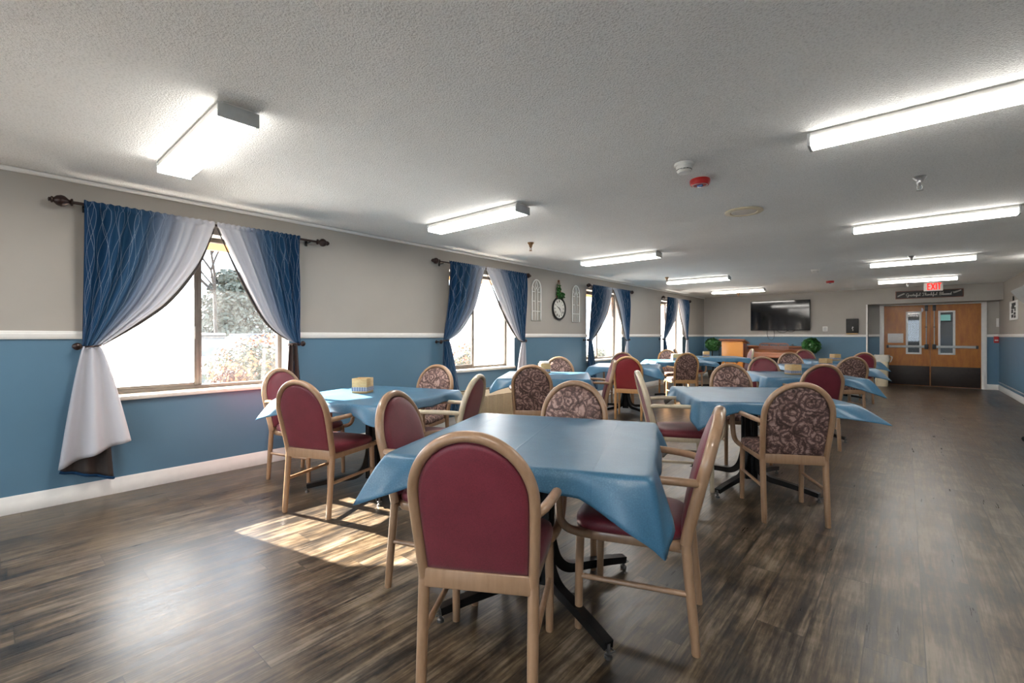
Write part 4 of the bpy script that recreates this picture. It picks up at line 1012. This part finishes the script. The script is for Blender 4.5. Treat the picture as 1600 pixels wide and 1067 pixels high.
# handwritten letters: (strokes in a unit box, advance)
LET = {'G': ([[(.85, .95), (.55, 1.15), (.15, .85), (.1, .3), (.45, -.02), (.8, .25), (.82, .5), (.5, .48)], [(.82, .5), (.78, -.2), (.5, -.45), (.25, -.3)]], 1.0),
       'r': ([[(0, .05), (.15, .45), (.2, .5), (.3, .42), (.38, .44), (.34, .1), (.5, .02), (.6, .1)]], .55),
       'a': ([[(.45, .42), (.25, .5), (.05, .25), (.2, 0), (.42, .2), (.48, .48), (.45, .1), (.6, .05)]], .58),
       't': ([[(0, .1), (.25, .6), (.3, 1.), (.24, .3), (.35, 0), (.5, .1)], [(.08, .68), (.48, .72)]], .45),
       'e': ([[(0, .1), (.3, .28), (.36, .45), (.22, .5), (.08, .25), (.22, 0), (.5, .12)]], .5),
       'f': ([[(0, .1), (.3, .5), (.5, 1.05), (.36, 1.15), (.26, .6), (.2, -.4), (.3, -.5), (.4, -.15), (.28, .08), (.55, .12)]], .52),
       'u': ([[(0, .4), (.08, .45), (.08, .1), (.2, 0), (.4, .15), (.45, .48), (.44, .1), (.6, .06)]], .6),
       'l': ([[(0, .1), (.25, .5), (.4, 1.1), (.28, 1.15), (.2, .5), (.25, .04), (.45, .1)]], .4),
       'T': ([[(.05, .85), (.25, 1.1), (.6, 1.0), (.95, 1.15)], [(.6, 1.02), (.5, .5), (.4, .0), (.2, -.05), (.15, .1)]], .85),
       'h': ([[(0, .1), (.25, .5), (.4, 1.1), (.28, 1.15), (.16, .5), (.12, 0), (.2, .35), (.38, .48), (.42, .1), (.58, .08)]], .58),
       'n': ([[(0, .4), (.08, .46), (.1, 0), (.18, .35), (.36, .48), (.4, .1), (.56, .08)]], .56),
       'k': ([[(0, .1), (.25, .5), (.4, 1.1), (.28, 1.15), (.16, .5), (.12, 0), (.2, .3), (.4, .48), (.36, .28), (.2, .26), (.4, .02), (.58, .1)]], .58),
       'B': ([[(.3, 1.1), (.25, .5), (.2, 0)], [(.1, .95), (.5, 1.2), (.8, .95), (.6, .62), (.35, .58), (.75, .5), (.8, .15), (.5, -.05), (.15, .05)]], .9),
       's': ([[(0, .1), (.25, .5), (.3, .52), (.28, .3), (.36, .1), (.2, 0), (.08, .08)], [(.3, .05), (.5, .1)]], .45),
       'd': ([[(.42, .42), (.22, .5), (.05, .25), (.2, 0), (.42, .25), (.56, 1.1), (.44, .3), (.46, .05), (.62, .08)]], .6), ' ': ([], .55)}
bm = bmesh.new(); txt = 'Grateful Thankful Blessed'; tot = sum(LET[c][1] for c in txt); sc = .80 / tot; ux = -.40
for c in txt:
    strokes(bm, LET[c][0], ux, -.032, sc * 1.28 if False else sc, -.0195, .0042); ux += LET[c][1] * sc
obj('script_lettering', bm, 'sign_white', t)
bm = bmesh.new()
for s in (-1, 1):
    tube(bm, spline([(s * .42, -.0195, s * .03 if s > 0 else .03), (s * .48, -.0195, .025 if s < 0 else .015), (s * .555, -.0195, -.04 if s < 0 else .06)], 6), .003, 5)
    for k in range(6):
        x = .43 + k * .022; z = (.028 - k * .011) if s < 0 else (.012 + k * .009)
        for e in (-1, 1): tube(bm, [(s * x, -.0195, z), (s * (x + .012), -.0195, z + e * .013), (s * (x + .024), -.0195, z + e * .008)], [.002, .006, .001], 5)
obj('leaf_sprigs', bm, 'sign_white', t)
# exit sign hung from the ceiling
t = thing('exit_sign', 'white EXIT sign with glowing red letters hanging before the doors', 'exit sign', (.478, 13.55, 2.335))
obj('case', bx(-.155, .155, -.022, .022, -.10, .085, .005), 'exit_white', t); obj('canopy', bx(-.06, .06, -.03, .03, .083, .104, .003), 'exit_white', t)
bm = bmesh.new(); y0, y1 = -.0245, -.0215; zb, zt_, th = -.075, .068, .022
def bar(x0, z0, x1, z1, w):
    d = Vector((x1 - x0, 0, z1 - z0)); L = d.length; d.normalize(); n = Vector((-d.z, 0, d.x)) * w / 2
    q = [Vector((x0, 0, z0)) + n, Vector((x0, 0, z0)) - n, Vector((x1, 0, z1)) - n, Vector((x1, 0, z1)) + n]
    a = [bm.verts.new((v.x, y0, v.z)) for v in q]; b = [bm.verts.new((v.x, y1, v.z)) for v in q]
    for i in range(4): bm.faces.new((a[i], a[(i + 1) % 4], b[(i + 1) % 4], b[i]))
    bm.faces.new(a); bm.faces.new(list(reversed(b)))
bar(-.088, zb, -.088, zt_, th)
for z in (zb + th / 2, (zb + zt_) / 2, zt_ - th / 2): bar(-.088, z, -.045, z, th)
bar(-.034, zb, .026, zt_, th); bar(.026, zb, -.034, zt_, th); bar(.048, zb, .048, zt_, th); bar(.070, zt_ - th / 2, .126, zt_ - th / 2, th); bar(.098, zb, .098, zt_, th)
obj('exit_letters', bm, 'exit_red', t, smooth=False)
# trash bin
t = thing('trash_bin', 'cream slim trash bin with clear liner beside the doors', 'trash bin', (-.43, 14.75, 0))
def rrect(bm, rows):
    R = []
    for hx, hy, z in rows:
        o_ = []
        for k in range(32):
            a = 2 * PI * k / 32; c, s = math.cos(a), math.sin(a); r_ = (abs(c) ** 6 + abs(s) ** 6) ** (-1 / 6); o_.append(bm.verts.new((c * r_ * hx, s * r_ * hy, z)))
        R.append(o_)
    for A, Bq in zip(R, R[1:]):
        for k in range(32): bm.faces.new((A[k], A[(k + 1) % 32], Bq[(k + 1) % 32], Bq[k]))
    bm.faces.new(list(reversed(R[0]))); bm.faces.new(R[-1])
bm = bmesh.new(); rrect(bm, [(.115, .20, 0), (.12, .205, .02), (.14, .235, .70), (.15, .245, .71), (.15, .245, .76), (.135, .23, .76), (.13, .225, .66)]); obj('body', bm, 'cream_plastic', t)
bm = bmesh.new(); rrect(bm, [(.155, .25, .62), (.160, .255, .68), (.156, .25, .75), (.152, .247, .772), (.14, .235, .772), (.132, .227, .70)])
rnd = random.Random(9)
for v in bm.verts: v.co += Vector((rnd.uniform(-.005, .005), rnd.uniform(-.005, .005), rnd.uniform(-.02, .006) if v.co.z < .65 else 0))
tube(bm, spline([(.15, -.1, .74), (.20, -.11, .73), (.19, -.12, .66), (.17, -.12, .60)], 4), [.008, .012, .014, .014, .012, .012, .011, .010, .010, .009, .008, .007, .004], 8); obj('bin_liner', bm, 'liner_plastic', t)

# ------------------------------------------------------------------ right wall
t = thing('light_switch', 'white light switch in the recess right of the doors', 'switch', (1.632, YD, 1.56)); obj('plate', bx(-.022, .022, -.008, 0, -.10, .10, .002), 'white_plastic', t); obj('toggle', bx(-.006, .006, -.02, -.006, -.012, .012, .001), 'white_plastic', t)
t = thing('fire_pull_station', 'small red fire alarm pull on the blue wall right of the doors', 'fire alarm pull', (1.61, YD, 1.165)); obj('case', bx(-.04, .04, -.05, 0, -.075, .075, .004), 'red_plastic', t); obj('pull_handle', bx(-.028, .028, -.062, -.048, -.03, .0, .002), 'white_plastic', t)
t = thing('photo_frame', 'tall white frame of dark pictures on the right wall', 'picture frame', (XR, 13.38, 1.76))
bm = bmesh.new(); ya, za, w = .40, .19, .035
for q in ((-ya, -ya + w * 3, -za, za), (ya - w * 3, ya, -za, za), (-ya + w * 3, ya - w * 3, -za, -za + w), (-ya + w * 3, ya - w * 3, za - w, za)): box(bm, -.022, -.001, q[0], q[1], q[2], q[3], .002)
obj('frame', bm, 'white_trim', t); obj('backing', bx(-.010, -.001, -ya + .05, ya - .05, -za + .02, za - .02), 'paper', t)
bm = bmesh.new()
for k, (y0, y1, z0, z1) in enumerate(((-.24, .22, .09, .15), (-.05, .25, .03, .09), (-.22, -.08, -.02, .06), (.08, .25, -.05, .02), (-.24, .0, -.09, -.04), (.05, .24, -.14, -.08), (-.2, -.02, -.15, -.10))): box(bm, -.012, -.0095, y0, y1, z0, z1, .004 if k % 2 else 0)
obj('dark_pictures', bm, 'ink', t)
t = tag(obj('star_ornament', B(prism, [(.05 * (1 if k % 2 == 0 else .42) * math.sin(PI * k / 5), .05 * (1 if k % 2 == 0 else .42) * math.cos(PI * k / 5)) for k in range(10)], .018, Matrix.Translation((XR - .002, 13.42, 1.995)) @ Matrix(((0, 0, -1, 0), (1, 0, 0, 0), (0, 1, 0, 0), (0, 0, 0, 1)))), 'ink', None), 'small dark star ornament above the white picture frame', 'wall ornament')
# grey angled hood fixed high on the right wall
t = thing('wall_canopy', 'grey angled hood jutting from the right wall at the frame edge', 'canopy', (XR, 10.95, 0))
bm = bmesh.new(); prism(bm, [(0, 2.035), (-.255, 2.035), (-.28, 2.02), (-.27, 1.995), (0, 1.60)], 1.1, Matrix.Translation((0, -.55, 0)) @ Matrix(((1, 0, 0, 0), (0, 0, 1, 0), (0, 1, 0, 0), (0, 0, 0, 1)))); obj('hood', bm, 'grey_canopy', t, ang=30)
obj('wall_plate', bx(-.012, -.001, -.58, .58, 1.58, 2.06, .002), 'grey_metal', t)
# caster of an out-of-frame chair at the right edge
t = thing('office_chair', 'black caster foot of a chair just entering at the right edge', 'chair', (1.36, 8.02, 0))
bm = bmesh.new()
for k in range(5):
    a = PI + k * 2 * PI / 5; tube(bm, [(.03 * math.cos(a), .03 * math.sin(a), .13), (.27 * math.cos(a), .27 * math.sin(a), .085)], [.022, .014], 8)
obj('star_base', bm, 'black_plastic', t)
for k in range(5):
    a = PI + k * 2 * PI / 5; c = (.275 * math.cos(a), .275 * math.sin(a), .033)
    obj('caster', B(lathe, [(.014, -.026), (.030, -.026), (.033, -.020), (.033, -.005), (.012, -.003), (.012, .003), (.033, .005), (.033, .02), (.030, .026), (.014, .026)], 18, Matrix.Translation(c) @ Matrix.Rotation(a, 4, 'Z') @ Matrix.Rotation(PI / 2, 4, 'X')), 'tyre', t)
obj('gas_column', B(tube, [(0, 0, .10), (0, 0, .44)], .024, 12), 'black_metal', t)
obj('seat', bx(-.24, .24, -.24, .24, .43, .50, .03, seg=3), 'black_plastic', t)
obj('backrest', bx(.22, .27, -.22, .22, .55, .98, .02, seg=3), 'black_plastic', t); obj('back_post', B(tube, [(.18, 0, .44), (.26, 0, .46), (.27, 0, .60)], .018, 8), 'black_metal', t)

# ------------------------------------------------------------------ corridor beyond the doors
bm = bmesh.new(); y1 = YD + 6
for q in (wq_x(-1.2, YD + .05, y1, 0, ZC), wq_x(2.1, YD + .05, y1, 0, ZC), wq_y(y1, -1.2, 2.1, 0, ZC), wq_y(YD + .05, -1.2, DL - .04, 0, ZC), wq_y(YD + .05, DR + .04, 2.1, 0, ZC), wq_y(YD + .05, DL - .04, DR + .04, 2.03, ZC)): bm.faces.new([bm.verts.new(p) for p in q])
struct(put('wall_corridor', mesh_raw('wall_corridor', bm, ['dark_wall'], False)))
for y, l in ((YD + 1.6, 'strip light seen through the door glass, nearer one'), (YD + 3.6, 'strip light seen through the door glass, farther one')):
    t = thing('corridor_light', l, 'ceiling light', (.3, y, ZC)); obj('housing', bx(-.6, .6, -.08, .08, -.03, 0), 'white_plastic', t); obj('diffuser', bx(-.59, .59, -.075, .075, -.07, -.03, .01), 'far_lamp', t)
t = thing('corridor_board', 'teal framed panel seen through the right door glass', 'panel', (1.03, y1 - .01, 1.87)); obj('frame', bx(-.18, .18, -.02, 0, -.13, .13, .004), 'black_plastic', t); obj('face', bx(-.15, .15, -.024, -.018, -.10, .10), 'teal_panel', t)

# ------------------------------------------------------------------ outside the windows
struct(obj('ground_outside', bx(-70, 20, -40, 60, -.32, -.12), 'asphalt'))
struct(obj('walkway_outside', bx(-8.6, XO - .06, -12, 26, -.119, -.07), 'walkway'))
struct(obj('planting_bed', bx(-7.9, -6.4, 1.5, 13.2, -.069, -.05), 'mulch'))
struct(obj('roof_eave', bx(-5.95, XO, YF - 2, 16.5, 2.36, 2.40), 'soffit_wood')); struct(obj('roof_fascia', bx(-5.99, -5.95, YF - 2, 16.5, 2.225, 2.44), 'soffit_wood'))
t = tag(obj('brick_pillar', bx(-5.70, -5.28, 10.25, 10.70, -.12, 2.36, .004), 'brick'), 'brick porch pillar outside the third window', 'pillar')
def bush(cx, cy, z0, rad, label, mat, n, size, seed, tip=None):
    t = thing('bush', label, 'bush', (cx, cy, z0)); rnd = random.Random(seed)
    bm = bmesh.new()
    for _ in range(9): tube(bm, spline([(0, 0, -.05), (rnd.uniform(-.3, .3) * rad[0], rnd.uniform(-.3, .3) * rad[1], rad[2] * .7), (rnd.uniform(-.8, .8) * rad[0], rnd.uniform(-.8, .8) * rad[1], rad[2] * 1.4)], 3), .012, 5)
    obj('stems', bm, 'bark', t); bm = bmesh.new()
    for _ in range(5): leaves(bm, (rnd.uniform(-.3, .3) * rad[0], rnd.uniform(-.3, .3) * rad[1], rad[2] * (1 + rnd.uniform(-.15, .15))), tuple(r * .8 for r in rad), n // 5, size, rnd, .5)
    obj('foliage', bm, mat, t)
    if tip:
        bm = bmesh.new(); leaves(bm, (0, 0, rad[2] * 1.15), (rad[0] * .95, rad[1] * .95, rad[2] * .95), n // 5, size, rnd, .9); o = obj('young_leaves', bm, tip, t); o['label'] = 'orange-pink young leaves'
bush(-7.25, 2.75, -.1, (.62, .78, .66), 'tall hedge bush with orange tips outside the first window', 'leaf_hedge', 9000, .032, 11, 'leaf_tip')
bush(-6.55, 1.95, -.1, (.33, .34, .40), 'low round reddish bush outside the first window', 'leaf_round', 4000, .022, 12)
bush(-7.2, 7.0, -.1, (.6, .9, .62), 'green bush outside the second window', 'leaf_hedge', 6000, .034, 13, 'leaf_tip')
bush(-7.3, 12.6, -.1, (.5, .7, .55), 'green bush outside the third window', 'leaf_hedge', 4000, .034, 14)
def car(x, y, rz, paint, label):
    t = thing('car', label, 'car', (x, y, -.12), rz)
    # side profile (length along X), widths taper on the cabin
    low = [(-2.2, .35), (-2.22, .62), (-2.1, .82), (-1.2, .93), (1.3, .95), (2.05, .88), (2.2, .7), (2.2, .35)]
    RX_ = Matrix(((1, 0, 0, 0), (0, 0, 1, -.88), (0, 1, 0, 0), (0, 0, 0, 1)))
    bm = bmesh.new(); prism(bm, low, 1.76, RX_); bmesh.ops.bevel(bm, geom=[e for e in bm.edges], offset=.07, segments=2, affect='EDGES'); obj('body', bm, paint, t)
    bm = bmesh.new(); cab = [(-1.25, .90), (-.55, 1.40), (.85, 1.42), (1.6, .92)]
    A = [bm.verts.new((a, -.80 + max(0, b - .95) * .4, b)) for a, b in cab]; Bq = [bm.verts.new((a, .80 - max(0, b - .95) * .4, b)) for a, b in cab]
    for k in range(4): bm.faces.new((A[k], A[(k + 1) % 4], Bq[(k + 1) % 4], Bq[k]))
    bm.faces.new(A); bm.faces.new(list(reversed(Bq))); bmesh.ops.bevel(bm, geom=[e for e in bm.edges], offset=.05, segments=2, affect='EDGES'); obj('cabin_glass', bm, 'car_glass', t)
    obj('roof', bx(-.58, .86, -.60, .60, 1.38, 1.44, .03), paint, t)
    for sx in (-1.35, 1.35):
        for sy in (-.83, .83): obj('wheel', B(lathe, [(.12, -.09), (.31, -.10), (.33, -.06), (.33, .06), (.31, .10), (.12, .09)], 24, Matrix.Translation((sx, sy, .33)) @ Matrix.Rotation(PI / 2, 4, 'X')), 'tyre', t)
    for sy in (-.62, .62): obj('headlight', bx(-2.2, -2.1, sy - .16, sy + .16, .62, .76, .03), 'steel', t)
    bm = bmesh.new(); box(bm, -2.24, -2.18, -.42, .42, .40, .58, .02); obj('grille', bm, 'black_plastic', t)
car(-13.2, 3.3, math.radians(178), 'car_silver', 'pale silver car hazy through the first window, beside the mullion')
car(-15.0, 5.6, math.radians(185), 'car_blue', 'dark blue car parked behind the hedge bush outside')
car(-13.5, .9, math.radians(180), 'car_blue', 'dark car hazy at the left of the first window')
def tree_bare(x, y, h, label, seed):
    t = thing('bare_tree', label, 'tree', (x, y, -.15)); rnd = random.Random(seed); bt = bmesh.new(); bb = bmesh.new()
    def grow(p, d, L, r, k):
        pts = [p]; q = p
        for _ in range(3): d = (d + Vector((rnd.uniform(-.16, .16), rnd.uniform(-.16, .16), rnd.uniform(-.03, .12)))).normalized(); q = q + d * L / 3; pts.append(q)
        tube(bt if k == 0 else bb, pts, [r, r * .88, r * .75, r * .62], 6 if k < 2 else 4)
        if k < 6:
            for _ in range(3 if k < 5 else 2):
                e = (d + Vector((rnd.uniform(-.85, .85), rnd.uniform(-.85, .85), rnd.uniform(-.1, .5)))).normalized(); grow(pts[rnd.choice((2, 3, 3))], e, L * .72, r * .66, k + 1)
    grow(Vector((0, 0, 0)), Vector((0, 0, 1)), h * .33, h * .009, 0); obj('trunk', bt, 'bark', t); obj('branches', bb, 'bark', t)
tree_bare(-21.0, 6.1, 9.6, 'bare branching tree seen through the right pane of the first window', 21); tree_bare(-26, -2.5, 9, 'second bare tree, farther off, through the first window', 22); tree_bare(-16, 22, 9, 'bare tree beyond the second window', 23)
def tree_dark(x, y, h, r, label, seed):
    t = thing('evergreen_tree', label, 'tree', (x, y, -.15)); rnd = random.Random(seed)
    obj('trunk', B(tube, [(0, 0, 0), (0, 0, h * .7)], [.18, .06], 8), 'bark', t); bm = bmesh.new()
    for k in range(7):
        z = h * (.22 + .12 * k); rr = r * (1.05 - .12 * k); leaves(bm, (rnd.uniform(-.2, .2), rnd.uniform(-.2, .2), z), (rr, rr, h * .13), 1300, .13, rnd, .4)
    obj('crown', bm, 'leaf_dark', t)
tree_dark(-27, 8.6, 4.6, 2.4, 'rounded dark evergreen behind the hedge through the first window', 31); tree_dark(-30, 14.5, 4.2, 2.8, 'dark evergreen right of the rounded one outside', 32); tree_dark(-30, 2.5, 4.0, 3.0, 'dark evergreen hazy through the left pane of the first window', 33)
tree_dark(-26, 30, 5, 3, 'dark evergreen beyond the second window', 34)
